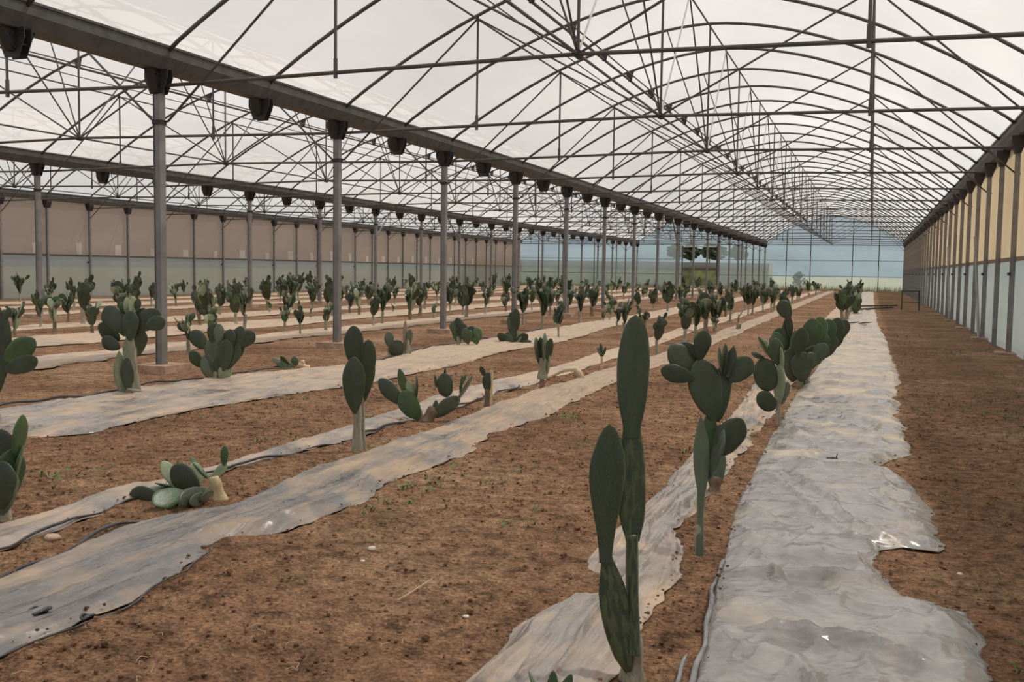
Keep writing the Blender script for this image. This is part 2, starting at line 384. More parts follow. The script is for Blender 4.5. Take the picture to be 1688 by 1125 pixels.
# trusses hung in every main arch
HX = 3.23
def make_truss():
    t = empty('roof_truss', (0, 0, 0))
    n = TIE+.09
    m = MB(); m.tube([(-half, 0, TIE), (0, 0, n)], .026, 8); m.build('tie_bar', M['steel'], t)
    m = MB(); m.tube([(half, 0, TIE-.0), (0, 0, n)], .026, 8); m.build('tie_bar', M['steel'], t)
    for s in (-1, 1):
        m = MB(); m.tube([(s*HX, 0, TIE+.02), (s*HX, 0, arch_z(HX))], .02, 8); m.tube([(s*HX, 0, TIE-.03), (s*HX, 0, TIE+.22)], .028, 8); m.build('hanger', M['steel'], t)
        m = MB(); m.tube([(s*(half-.02), 0, 3.45), (s*(half-.12), 0, 3.47), (s*HX, 0, arch_z(HX)-.04)], .017, 6); m.build('outer_brace', M['steel'], t)
        m = MB(); m.tube([(s*HX, 0, arch_z(HX)-.04), (0, 0, n)], .017, 6); m.build('inner_brace', M['steel'], t)
    m = MB(); m.tube([(0, 0, n), (0, 0, APEX)], .02, 8); m.build('king_post', M['steel'], t)
    m = MB(); m.tube([(0, 0, n), (-.9, 0, arch_z(.9))], .014, 6); m.build('strut', M['steel'], t)
    m = MB(); m.tube([(0, -.06, n), (0, .06, n)], .055, 10); m.build('node_plate', M['dark_steel'], t)
    return t
tr = make_truss(); first = True
for si, (x0, x1) in enumerate(SP):
    c = (x0+x1)/2
    for i in range(-1 if si == 0 else 0, NF):
        o = tr if first else copy_tree(tr, (c, FY(i)+.04, 0))
        if first: o.location = (c, FY(i)+.04, 0); first = False
        tag(o, 'steel roof truss with horizontal tie bar in the %s vault, %s from the front' % (SPN[si], ordinal(i+1 if si == 0 else i)), 'roof truss', 'roof trusses of the %s vault' % SPN[si])

# lengthwise members
for si, (x0, x1) in enumerate(SP):
    c = (x0+x1)/2; ya = FY(-1.2) if si == 0 else FY(-.6)
    for u, nm, lab in ((0, 'ridge_purlin', 'steel ridge tube along the top of the %s vault'), (-HX, 'purlin', 'thin steel purlin on the left side of the %s vault'), (HX, 'purlin', 'thin steel purlin on the right side of the %s vault')):
        m = MB(); m.tube([(0, ya, arch_z(u)-.05), (0, YE-.1, arch_z(u)-.05)], .018, 8)
        tag(m.build(nm, M['steel'], loc=(c+u, 0, 0)), lab % SPN[si], 'purlin', 'lengthwise roof tubes')
    # second pair of light purlins close to the left hanger line
    m = MB(); m.tube([(0, ya, arch_z(HX-.4)-.06), (0, YE-.1, arch_z(HX-.4)-.06)], .012, 6)
    tag(m.build('purlin', M['steel'], loc=(c-HX+.4, 0, 0)), 'very thin wire-like purlin just right of the left hangers in the %s vault' % SPN[si], 'purlin', 'lengthwise roof tubes')
    # vent rail held under the arches by short brackets
    vr = empty('vent_rail', (c-2.25, 0, 0)); zz = arch_z(2.25)-.2
    m = MB()
    m.tube([(0, ya, zz), (0, YE-.1, zz)], .028, 8); m.build('rail', M['steel'], vr)
    m = MB(); m.tube([(.16, ya, zz+.03), (.16, YE-.1, zz+.03)], .016, 6); m.build('push_rod', M['steel'], vr)
    for k in range(-2, NF*2):
        m = MB(); y = FY(k/2); m.prism([(-.03, zz-.03), (.05, zz-.03), (.1, arch_z(2.15)), (-.1, arch_z(2.35))], y-.02, y+.02); m.build('hinge_bracket', M['dark_steel'], vr)
    tag(vr, 'dark vent rail with hinge brackets left of the ridge in the %s vault' % SPN[si], 'vent rail', 'vent rails')
    # ridge lattice: lower chord and zigzag struts to the in-between arches
    rtz = empty('ridge_lattice', (c, 0, 0)); n_ = TIE+.09
    m = MB(); m.tube([(0, ya, n_), (0, YE-.1, n_)], .018, 8); m.build('lower_chord', M['steel'], rtz)
    for i in range(-1 if si == 0 else 0, NF):
        m = MB(); m.tube([(0, FY(i)+.04, n_), (0, FY(i-.5), APEX-.05)], .015, 6); m.build('strut', M['steel'], rtz)
        m = MB(); m.tube([(0, FY(i)+.04, n_), (0, FY(i+.5), APEX-.05)], .015, 6); m.build('strut', M['pale_steel'] if si == 0 else M['steel'], rtz)
    tag(rtz, 'zigzag steel lattice hanging under the ridge of the %s vault' % SPN[si], 'ridge lattice', 'ridge lattices')

# wall posts
def wall_post(h, w, brace):
    t = empty('wall_post', (0, 0, 0))
    m = MB(); m.box(-.03, .03, -w/2, w/2, -.05, h); m.box(-.05, .05, -w/2, -w/2+.012, -.05, h); m.build('post', M['post'], t)
    m = MB(); m.prism([(-.13, h), (-.13, h-.1), (-.05, h-.33), (.05, h-.33), (.13, h-.1), (.13, h)], -.13, .13); m.build('bracket', M['dark_steel'], t)
    if brace: m = MB(); m.box(-.07, -.03, -.13, .13, 1.52, 1.58); m.build('clip', M['dark_steel'], t)
    return t
pa = wall_post(4.16, .11, True); pb = wall_post(4.16, .11, False)
ua = ub = True
for side, gx, k0 in (('right', GX[0], -1), ('left', GX[3], 6)):
    for k in range(k0, NF*2):
        y = FY(k/2); x = gx-.09 if side == 'right' else gx+.09
        if k % 2 == 0:
            o = pa if ua else copy_tree(pa, (x, y, 0)); ua = False
        else:
            o = pb if ub else copy_tree(pb, (x, y, 0)); ub = False
        o.location = (x, y, 0)
        tag(o, 'upright steel post against the %s wall, %s from the front' % (side, ordinal(k-k0)), 'wall post', 'posts of the %s wall' % side)
# footings at right wall
fo = None
for k in range(0, 26):
    if k % 2: continue
    y = FY(k/2); x = GX[0]-.12
    if fo is None:
        m = MB(); m.box(-.2, .16, -.28, .28, -.1, .05); fo = m.build('concrete_footing', M['concrete'], loc=(x, y, 0)); o = fo
    else: o = link_like(fo, None, (x, y, 0))
    tag(o, 'low concrete footing at the foot of the right wall, %s from the front' % ordinal(k//2), 'footing', 'footings of the right wall')
# wall rails
for side, gx, s in (('right', GX[0], -1), ('left', GX[3], 1)):
    m = MB(); m.box(-.02, .02, FY(-2), YE-.1, 1.80, 1.88)
    tag(m.build('wall_rail', M['steel'] if side == 'left' else simple('rusty_rail', (.20, .13, .085), .7, 0, .3, 5), loc=(gx+s*.03, 0, 0)), 'horizontal steel rail halfway up the %s wall' % side, 'wall rail', 'side wall rails')
# slanting braces in the right wall
for k, (ya, yb) in enumerate([(FY(3.0), FY(3.42)), (FY(5.0), FY(5.42)), (FY(8.0), FY(8.42))]):
    m = MB(); m.tube([(GX[0]-.16, ya, .02), (GX[0]-.16, yb, 2.5)], .035, 8)
    tag(m.build('wall_brace', M['post']), 'slanting steel brace leaning along the right wall, %s from the front' % ORD[k], 'brace', 'slanting braces of the right wall')

# knee braces on columns deeper in the hall
for k, (gi, i) in enumerate([(2, 6), (2, 8), (1, 8)]):
    s = 1 if k != 0 else -1
    m = MB(); m.tube([(GX[gi], FY(i)-s*.05, 2.9), (GX[gi], FY(i)-s*1.5, 4.1)], .035, 8)
    tag(m.build('knee_brace', M['post']), ['pale slanting knee brace on the seventh column of the second inner row', 'slanting knee brace on the ninth column of the second inner row', 'slanting knee brace on the tenth column of the nearest inner row'][k], 'brace', 'knee braces')

# ------------------------------------------------------------------ shell
def vault(si):
    x0, x1 = SP[si]; c = (x0+x1)/2; v = []; f = []
    ys = list(np.linspace(FY(-3), YE, 44)); nx = 32
    for yy in ys:
        for k in range(nx+1):
            u = (-half+.17)+2*(half-.17)*k/nx; sag = -.012*math.sin(math.pi*((yy-Y0)/(D/2) % 1))**2
            v.append((c+u, yy, arch_z(u)+.045+sag+(0 if 0 < k < nx else .02)))
    for j in range(len(ys)-1):
        for k in range(nx):
            a = j*(nx+1)+k; f.append((a, a+1, a+nx+2, a+nx+1))
    return v, f
for si in range(3):
    v, f = vault(si); o = mesh_obj('ceiling', v, f, M['film_roof'], None, True); structure(o)
def wall_strip(name, x, z0, z1, mat, y0, y1, parent=None):
    v = []; f = []; n = int((y1-y0)/.6)
    for j in range(n+1):
        y = y0+(y1-y0)*j/n
        for k in range(5):
            z = z0+(z1-z0)*k/4
            v.append((x+.012*math.sin(y*2.6+k)+.01*math.sin(z*4+y*.9), y, z))
    for j in range(n):
        for k in range(4): a = j*5+k; f.append((a, a+1, a+6, a+5))
    return mesh_obj(name, v, f, mat, parent, True)
wr = wall_strip('wall_right', GX[0]+.03, -.1, 1.84, M['film_low_right'], FY(-3), YE); structure(wr)
wall_strip('curtain', GX[0]+.05, 1.84, 4.2, M['net_tan'], FY(-3), YE, wr)
wl = wall_strip('wall_left', GX[3]-.03, -.1, 1.84, M['film_low'], FY(2), YE); structure(wl)
wlc = wall_strip('curtain', GX[3]-.05, 1.84, 4.2, M['net_pink'], FY(2), YE, wl)
# pale film pieces stand in for light through left curtain gaps above the rail
for k in range(9, 30):
    y = FY(k/2)-.55; h = .35+.25*random.random(); w = .14+.14*random.random()
    m = MB(); m.box(GX[3]-.03, GX[3]-.025, y-w, y+w, 1.9, 1.9+h); m.build('gap_light_patch', film('gap_light_film', (.85, .83, .8), .3) if k == 9 else bpy.data.materials['gap_light_film'], wl)

# end wall: one film per vault, with the opening in the middle one
def end_wall(si):
    x0, x1 = SP[si]; c = (x0+x1)/2; v = []; f = []
    xs = list(np.linspace(x0, x1, 41))
    if si == 1: xs = sorted(set([round(t, 3) for t in xs]+[-16.87, -13.70]))
    for x in xs:
        zt = arch_z(x-c)
        zs = [-.1, .25, 1.3, 2.7, 3.84, 4.0 if zt > 4.05 else (3.84+zt)/2, (4.0+zt)/2 if zt > 4.2 else zt-.02, zt]
        v += [(x, YE+.02, z) for z in zs]
    n = 8
    for i in range(len(xs)-1):
        mid = (xs[i]+xs[i+1])/2
        for k in range(n-1):
            if si == 1 and -16.87 < mid < -13.70 and 1 <= k <= 3: continue
            a = i*n+k; f.append((a, a+n, a+n+1, a+1))
    return v, f
for si in range(3):
    v, f = end_wall(si); structure(mesh_obj('wall_back', v, f, M['film_end']))
# end-wall mullions and transoms
kk = 0
for si, (x0, x1) in enumerate(SP):
    c = (x0+x1)/2
    for u in (-4.05, -1.95, 1.65, 3.85):
        x = c+u
        m = MB(); m.box(-.035, .035, -.04, .04, -.05, arch_z(u)); o = m.build('end_wall_mullion', M['steel'], loc=(x, YE-.08, 0))
        tag(o, 'upright mullion of the far end wall in the %s vault, %s from its left' % (SPN[si], ORD[kk % 4]), 'mullion', 'end wall mullions'); kk += 1
    for zi, z in enumerate((1.3, 2.7, 4.08)):
        if si == 1 and zi < 2:
            m = MB(); m.box(x0-c+.1, -16.9-c, -.02, .02, z-.02, z+.02); m.box(-13.65-c, x1-c-.1, -.02, .02, z-.02, z+.02)
        else:
            m = MB(); m.box(x0-c+.1, x1-c-.1, -.02, .02, z-.02, z+.02)
        o = m.build('end_wall_transom', M['steel'], loc=(c, YE-.05, 0))
        tag(o, '%s horizontal transom of the far end wall in the %s vault' % (['lowest', 'middle', 'topmost'][zi], SPN[si]), 'transom', 'end wall transoms')
# frame of the opening
dr = empty('door_1', (-15.285, YE-.06, 0)); structure(dr)
for nm, b_ in (('door_jamb', (-1.66, -1.56)), ('door_jamb', (1.56, 1.66))):
    m = MB(); m.box(b_[0], b_[1], -.05, .05, 0, 3.92); m.build(nm, M['steel'], dr)
m = MB(); m.box(-1.66, 1.66, -.05, .05, 3.84, 3.92); m.build('door_lintel', M['pale_steel'], dr)

# ------------------------------------------------------------------ beds / plastic sheets (edges: (y, x) pairs)
def interp(pts, y):
    ys = np.array([p[0] for p in pts]); xs = np.array([p[1] for p in pts]); return np.interp(y, ys, xs)
A_l = [(2.2, -.50), (3.6, -.56), (4.85, -.66), (5.8, -.72), (6.8, -.78), (8.2, -.81), (10.7, -.82), (13, -.84), (15.4, -.78), (22, -.76), (34, -.74), (92, -.72)]
A_r = [(2.2, .46), (4.0, .46), (4.44, .48), (4.62, .47), (4.80, .42), (4.86, .33), (4.92, .22), (4.82, .20), (5.0, .14), (5.15, .10), (5.4, .05), (5.62, .06), (5.72, .10), (5.78, .18), (5.80, .40), (5.9, .44), (6.3, .41), (6.9, .42), (7.2, .38), (7.35, .36), (7.6, .33), (8.0, .25), (8.2, .13), (8.35, .10), (8.6, .16), (8.9, .33), (9.0, .36), (10, .36), (11.2, .34), (11.5, .27), (11.7, .35), (12.6, .36), (12.9, .28), (13.1, .36), (14.2, .36), (14.6, .42), (17.9, .42), (18.1, .30), (18.3, .40), (20, .38), (24.9, .36), (30, .24), (34.5, .2), (60, .15), (92, .15)]
A_r = sorted(A_r)
C_n = [(2.3, -3.02), (3.0, -3.05), (3.5, -3.02), (4.0, -3.15), (4.45, -3.25), (4.8, -3.02), (5.6, -2.98), (6.4, -3.15), (7.4, -3.06), (8.5, -3.2), (9.6, -3.05), (11, -3.2), (14, -3.18), (17, -3.0), (22, -3.05), (92, -3.0)]
C_f = [(2.3, -3.75), (3.5, -3.76), (4.5, -3.97), (5.1, -3.66), (6.3, -3.82), (8.1, -3.74), (9.7, -3.86), (13.8, -3.76), (17.3, -3.5), (30, -3.55), (92, -3.5)]
D_n = [(3, -4.18), (3.9, -4.20), (4.4, -4.25), (5.1, -4.36), (6.1, -4.32), (7.5, -4.23), (9.1, -4.20), (14.2, -4.12), (30, -4.15), (92, -4.1)]
D_f = [(3, -4.62), (4.3, -4.60), (5.3, -4.55), (6.3, -4.50), (7.4, -4.48), (8.6, -4.6), (10.4, -4.75), (15.5, -4.6), (30, -4.7), (92, -4.7)]
E_n = [(5, -7.0), (6.5, -6.95), (7.0, -6.5), (9.8, -6.45), (11.8, -6.12), (14.7, -6.0), (17, -6.3), (20, -6.1), (26, -6.5), (92, -6.5)]
E_f = [(5, -8.3), (7.7, -8.24), (9, -8.2), (11.6, -8.05), (14, -7.35), (17, -7.75), (20, -7.7), (27, -7.6), (92, -7.6)]
def B_left_world():
    return [(1.8, -1.42), (3.3, -1.35), (3.9, -1.34), (4.2, -1.27), (4.35, -1.2), (4.45, -1.12), (4.6, -1.12), (4.72, -1.30), (5.0, -1.36), (5.74, -1.33), (7.6, -1.33), (10, -1.35), (14, -1.45), (92, -1.5)]
B_l = B_left_world()
B_r = [(1.8, -.80), (3.5, -.80), (3.97, -.84), (4.85, -.87), (5.4, -.93), (5.7, -1.03), (6.1, -1.0), (7.3, -.98), (9.35, -.96), (10.6, -.95), (20, -.98), (92, -1.0)]
SHEETS = [
 ('A', A_l, A_r, 2.2, 90, 'mulch_pale', 'wide pale wrinkled plastic sheet with torn edge beside the right walkway'),
 ('B', B_l, B_r, 2.0, 90, 'mulch_tan', 'streaky grey and tan plastic strip running behind the tall foreground cactus'),
 ('C', C_f, C_n, 2.3, 90, 'mulch_grey', 'broad glossy grey plastic strip sweeping in from the lower left corner'),
 ('D', D_f, D_n, 3.0, 90, 'mulch_tan', 'narrow plastic strip with black curled edge beyond the broad glossy strip'),
 ('E', E_f, E_n, 5.5, 90, 'mulch_tan', 'broad dusty plastic strip in front of the nearest inner columns')]
OTHER = [(-12.35, -11.2, 'first strip behind the nearest column row'), (-15.7, -14.0, 'second strip behind the nearest column row'), (-18.8, -17.5, 'third strip behind the nearest column row'),
         (-23.6, -22.3, 'first strip behind the second column row'), (-27.0, -25.6, 'second strip behind the second column row'), (-30.4, -29.0, 'strip closest to the left wall')]
for k, (a, b, lab) in enumerate(OTHER):
    SHEETS.append(('F%d' % k, [(5, a), (92, a)], [(5, b), (92, b)], 7 if k == 0 else 10, 90, 'mulch_tan', 'long dusty tan plastic sheet, '+lab))

def sheet_edges(nm, l, r, ys, seed):
    jl = (fbm(ys*1.7, ys*0+seed, seed, 4)-.47)*.10+(fbm(ys*9, ys*0+seed, seed+5, 2)-.37)*.03
    jr = (fbm(ys*1.7, ys*0+seed+9, seed+11, 4)-.47)*.14+.07*(fbm(ys*5.5, ys*0+seed, seed+31, 3)-.44)+(fbm(ys*9, ys*0+seed, seed+15, 2)-.37)*.03
    if nm[0] in 'F': jl *= 2.5; jr *= 2.5
    L_, R_ = interp(l, ys)+jl, interp(r, ys)+jr
    if nm == 'A': L_, R_ = interp(l, ys)+jl*.5, interp(r, ys)+jr*.6+.05*(fbm(ys*14, ys*0+3, 77, 2)-.37)
    return L_, R_
SHEET_OBJ = {}
for si_, (nm, l, r, ya, yb, mat, lab) in enumerate(SHEETS):
    ys = [ya]
    while ys[-1] < yb:
        y = ys[-1]; ys.append(y+(.028 if y < 7 else .045 if y < 12 else .12 if y < 25 else .6))
    ys = np.array(ys); nx = 56 if nm in 'ABC' else 26 if nm in 'DE' else 12
    L_, R_ = sheet_edges(nm, l, r, ys, si_*13+2)
    u = np.linspace(0, 1, nx+1)
    X = L_[:, None]+(R_-L_)[:, None]*u[None, :]; Y = np.repeat(ys[:, None], nx+1, 1)
    edge = np.minimum(u, 1-u)[None, :]*2
    if nm == 'A':
        wx = X+.25*fbm(X*1.1, Y*.9, 71, 2); wy = Y+.5*fbm(X*1.3, Y*.7, 72, 2)
        r1 = 1-np.abs(2*vnoise((wx+.35*wy)*5.0, (wy-.35*wx)*1.3, 73)-1); r2 = 1-np.abs(2*vnoise((wx-.25*wy)*9.0, (wy+.25*wx)*2.2, 74)-1); r3 = 1-np.abs(2*vnoise(wx*1.2, wy*3.4, 75)-1)
        wr_ = .030*r1**5+.014*r2**5+.026*r3**6+.03*(fbm(X*2, Y*1.2, 44, 2)-.37)
    elif False: wr_ = .10*(np.abs(fbm(X*3.0+Y*.8, Y*3.2, 41, 3)-.44))+.03*(fbm(X*2, Y*1.2, 44, 2)-.37)
    elif nm in 'BCDE':
        wx = X+.12*fbm(X*1.5, Y*.6, 71+si_, 2)
        r1 = 1-np.abs(2*vnoise(wx*9.0+.6*Y, Y*.55, 73+si_)-1); r2 = 1-np.abs(2*vnoise(wx*17.0-.5*Y, Y*.9, 84+si_)-1); r3 = 1-np.abs(2*vnoise(wx*3, Y*2.2, 95+si_)-1)
        wr_ = .028*r1**5+.012*r2**5+.010*r3**5+.03*(fbm(X*3, Y*.8, 54+si_, 2)-.37)
    else: wr_ = .085*(np.abs(fbm(X*7.0, Y*1.0+X, 51+si_, 3)-.44))+.02*(fbm(X*3, Y*.8, 54+si_, 2)-.37)
    Z = gh(X, Y)+(.022 if nm == 'A' else .028)+wr_+.012*np.sin(np.pi*u)[None, :]
    # edges cling to the soil
    dl = X-np.max([np.interp(Y+q, ys, L_) for q in (-.07, -.035, 0, .035, .07)], 0); dr_ = np.min([np.interp(Y+q, ys, R_) for q in (-.07, -.035, 0, .035, .07)], 0)-X
    de = np.clip(np.minimum(dl, dr_)/.08, -.25, 1)
    Z = gh(X, Y)+.004+(Z-gh(X, Y)-.004)*np.clip(.12+.88*de, .05, 1)
    # long drapery folds across the near end of the pale sheet, where it is pulled together
    if nm == 'A':
        for (fx0, fy0, fx1, fy1, am, wd) in [(-.42, 4.15, .30, 3.95, .035, .045), (-.30, 4.30, .1, 3.55, .03, .04), (-.2, 4.1, .25, 3.6, .025, .03), (-.45, 6.3, .25, 5.75, .02, .05), (-.6, 4.9, 0.0, 4.95, .018, .06),
                                             (-.7, 7.9, .1, 7.7, .018, .05), (.0, 7.2, .2, 6.2, .02, .03), (-.2, 6.9, -.05, 6.0, .018, .03), (-.4, 7.2, -.25, 6.3, .018, .03), (-.7, 11.3, -.1, 11.1, .02, .06)]:
            dx, dy = fx1-fx0, fy1-fy0; L2 = dx*dx+dy*dy
            t = np.clip(((X-fx0)*dx+(Y-fy0)*dy)/L2, 0, 1)
            d = np.hypot(X-fx0-t*dx, Y-fy0-t*dy-.05*np.sin(t*3.1))
            Z += 1.7*am*np.exp(-(d/(wd*.7))**2)*np.minimum(1, 6*np.minimum(t, 1-t)+.15)
    if nm == 'C':   # two long folds running with the strip
        for fu, am in ((.80, .03), (.70, .018), (.12, .03)):
            d = (u[None, :]-fu-.05*np.sin(Y*1.3))/.028; Z += am*np.exp(-d*d)*(.4+.6*vnoise(Y*1.1, Y*0, 9))
    if nm == 'B':
        for fu, am in ((.2, .03), (.42, .025), (.6, .02), (.85, .02)):
            d = (u[None, :]-fu-.07*np.sin(Y*1.1+fu*9))/.03; Z += am*np.exp(-d*d)*(.3+.7*vnoise(Y*1.1, Y*0+fu*10, 9))
    verts = np.stack([X, Y, Z], -1).reshape(-1, 3); n = nx+1
    a = (np.arange(len(ys)-1)[:, None]*n+np.arange(nx)[None, :]).ravel()
    faces = np.stack([a, a+1, a+n+1, a+n], 1)
    me = bpy.data.meshes.new('plastic_mulch_sheet'); me.from_pydata(verts.tolist(), [], faces.tolist())
    me.polygons.foreach_set('use_smooth', [True]*len(me.polygons)); me.materials.append(M[mat])
    o = bpy.data.objects.new('plastic_mulch_sheet', me); COL.objects.link(o)
    md = o.modifiers.new('thickness', 'SOLIDIFY'); md.thickness = .003; md.offset = -1
    tag(o, lab, 'plastic sheet', 'mulch sheets along the cactus rows'); SHEET_OBJ[nm] = (o, ys, L_, R_)

# rolled and curled dark edges
def roll_edge(nm, side, y0, y1, rad, mat, name='rolled_edge', off=0.0, lab=None, up_=.02):
    o, ys, L_, R_ = SHEET_OBJ[nm]; e = L_ if side == 'l' else R_
    yy = np.arange(y0, y1, .07 if y1 < 20 else .2); pts = []; rr = []
    for i, y in enumerate(yy):
        x = float(np.interp(y, ys, e))+off+.008*math.sin(y*5.1)+.005*math.sin(y*13+1)
        pts.append((x, y, ghs(x, y)+up_+.015*math.sin(y*3.3)+.01*math.sin(y*9))); rr.append(rad*(.55+.6*float(vnoise(y*2.3, 3.0, 5))))
    rr[0] = rr[-1] = rad*.15
    m = MB(); m.tube(pts, rr, 8); c = m.build(name, M[mat], o, True)
    if lab: c['label'] = lab
roll_edge('A', 'l', 2.8, 5.3, .013, 'grey_hose', off=.0, lab='dark grey rolled edge')
if False: roll_edge('A', 'l', 5.0, 6.6, .011, 'mulch_pale', off=-.005, lab='rolled pale edge')
roll_edge('A', 'l', 3.3, 3.8, .009, 'grey_hose', off=-.05)
roll_edge('D', 'r', 3.6, 7.4, .010, 'black_plastic', lab='black curled edge')
roll_edge('D', 'r', 7.8, 12, .012, 'black_plastic')
roll_edge('C', 'l', 3.0, 4.9, .012, 'black_plastic', lab='black curled edge')
roll_edge('C', 'r', 2.6, 4.3, .006, 'black_plastic', off=.03, lab='thin dark torn edge')
roll_edge('E', 'l', 6, 12.5, .013, 'black_plastic', lab='black folded edge', up_=.05)
roll_edge('E', 'l', 14, 24, .02, 'black_plastic', up_=.04)
roll_edge('B', 'l', 3.2, 4.1, .008, 'black_plastic', off=.06)
# holes torn in the broad glossy strip; flat black discs paint their shaded insides
co, cys, cL, cR = SHEET_OBJ['C']
for (hx_, hy_, r_) in [(65, 1013, .035), (143, 1025, .020), (63, 858, .0)]:
    if r_ == 0: continue
    g = ground_pt(hx_, hy_, .05); n_ = 14; m = MB()
    ptsr = [(g.x+r_*math.cos(t)*(1+.25*math.sin(3*t)), g.y+r_*1.5*math.sin(t)*(1+.2*math.cos(2*t)), ghs(g.x, g.y)+.057+.006*math.sin(2*t+1)) for t in [2*math.pi*k/n_ for k in range(n_+1)]]
    m.tube(ptsr, .005, 6)
    b = len(m.v); m.v += [(p[0], p[1], ghs(g.x, g.y)+.056) for p in ptsr[:-1]]; m.f.append(tuple(range(b, b+n_)))
    m.build('torn_hole', M['black_plastic'], co, True)

# ------------------------------------------------------------------ floor
xl = np.concatenate([np.arange(-34, -9, .3), np.arange(-9, -5.2, .09), np.arange(-5.2, 1.6, .032), np.arange(1.6, 3.0, .1)])
yl = [1.4]
while yl[-1] < YE+.5:
    y = yl[-1]; yl.append(y+(.032 if y < 9.5 else .06 if y < 14 else .12 if y < 24 else .4 if y < 45 else 1.2))
yl = np.array(yl)
X, Y = np.meshgrid(xl, yl)
Z = gh(X, Y)
fine = np.clip((30-Y)/20, 0.15, 1)*np.clip((X+14)/6, .3, 1)
clod = .040*(fbm(X*6, Y*6, 21, 4)-.47)+.030*np.maximum(0, fbm(X*14, Y*14, 61, 3)-.47)+.035*np.maximum(0, fbm(X*2.2, Y*2.2, 91, 3)-.45)
Z = Z+clod*fine
for nm, l, r, ya, yb, *_ in SHEETS:
    o, ys, L_, R_ = SHEET_OBJ[nm]
    lo = np.max([np.interp(Y+q, ys, L_) for q in (-.08, -.04, 0, .04, .08)], 0); hi = np.min([np.interp(Y+q, ys, R_) for q in (-.08, -.04, 0, .04, .08)], 0)
    d = np.minimum(X-lo, hi-X); inside = (Y > ya)*(Y < yb)*np.clip(d/.07, 0, 1)
    Z = Z*(1-inside)+(gh(X, Y)-.035)*inside
n = len(xl); verts = np.stack([X, Y, Z], -1).reshape(-1, 3)
a = (np.arange(len(yl)-1)[:, None]*n+np.arange(n-1)[None, :]).ravel(); faces = np.stack([a, a+1, a+n+1, a+n], 1)
me = bpy.data.meshes.new('floor'); me.vertices.add(len(verts)); me.vertices.foreach_set('co', verts.astype(np.float32).ravel())
me.loops.add(faces.size); me.loops.foreach_set('vertex_index', faces.astype(np.int32).ravel())
me.polygons.add(len(faces)); me.polygons.foreach_set('loop_start', np.arange(0, faces.size, 4, dtype=np.int32)); me.polygons.foreach_set('loop_total', np.full(len(faces), 4, np.int32))
me.polygons.foreach_set('use_smooth', np.ones(len(faces), bool)); me.update(calc_edges=True); me.validate()
me.materials.append(M['soil']); fl = bpy.data.objects.new('floor', me); COL.objects.link(fl); structure(fl)

def on_sheet(x, y, pad=0.0):
    for nm, l, r, ya, yb, *_ in SHEETS:
        o, ys, L_, R_ = SHEET_OBJ[nm]
        if ya < y < yb and np.interp(y, ys, L_)-pad < x < np.interp(y, ys, R_)+pad: return True
    return False

# loose clods, straw and weeds: nobody could count them
def blob(m, c, r, seg=5, rings=3):
    b = len(m.v); rnd = random.random
    m.v.append((c[0], c[1], c[2]+r*.7))
    for i in range(1, rings):
        ph = math.pi*i/rings
        for k in range(seg):
            t = 2*math.pi*k/seg+i; rr = r*(.75+.5*rnd())
            m.v.append((c[0]+rr*math.sin(ph)*math.cos(t), c[1]+rr*math.sin(ph)*math.sin(t), c[2]+rr*.7*math.cos(ph)))
    m.v.append((c[0], c[1], c[2]-r*.6)); e = len(m.v)-1
    for k in range(seg): m.f.append((b, b+1+k, b+1+(k+1) % seg))
    for i in range(rings-2):
        for k in range(seg):
            p = b+1+i*seg; m.f.append((p+k, p+seg+k, p+seg+(k+1) % seg, p+(k+1) % seg))
    p = b+1+(rings-2)*seg
    for k in range(seg): m.f.append((e, p+(k+1) % seg, p+k))
m = MB(); cnt = 0
while cnt < 7000:
    y = 2.6+random.random()**1.6*12; x = random.uniform(-7.5, 2.3)
    if on_sheet(x, y, -.04) and random.random() < .999: continue
    p = project((x, y, 0))
    if not (-20 < p[0] < 1710 and p[1] < 1160): continue
    r = .004+.009*random.random()**2.5+(.008 if random.random() < .03 else 0)
    blob(m, (x, y, ghs(x, y)+(.03 if on_sheet(x, y, 0) else .008)+r*.3), r); cnt += 1
tag(m.build('soil_clods', M['soil']), 'loose brown soil clods scattered over the bare ground between sheets', 'soil', kind='stuff')
m = MB(); cnt = 0
while cnt < 420:
    y = 2.6+random.random()**1.5*9; x = random.uniform(-6, 2.3)
    if on_sheet(x, y): continue
    L_ = .03+.09*random.random(); a = random.random()*math.pi*2; L_ *= .6; z = ghs(x, y)+.02
    m.tube([(x, y, z), (x+math.cos(a)*L_*.5, y+math.sin(a)*L_*.5, z+.012*random.random()), (x+math.cos(a+.5)*L_, y+math.sin(a+.5)*L_, z)], .0012, 4); cnt += 1
tag(m.build('straw_litter', M['straw']), 'bits of dry straw and roots littering the bare soil', 'straw', kind='stuff')
m = MB()
spots = [(ground_pt(890, 672), .22, 26), (ground_pt(700, 800), .22, 22), (ground_pt(930, 690), .2, 14), (ground_pt(100, 790), .22, 18), (ground_pt(1330, 520), .5, 30), (ground_pt(1250, 575), .5, 30), (ground_pt(480, 730), .3, 12), (ground_pt(640, 840), .25, 12)]
for k in range(46):
    x = random.uniform(.5, 2.4); y = 4+random.random()**1.3*24; spots.append((Vector((x, y, 0)), .25, 8))
for k in range(40):
    x = random.choice([-2.2, -5.5, -2.4, -10])+random.uniform(-.8, .8); y = 5+random.random()*30; spots.append((Vector((x, y, 0)), .2, 5))
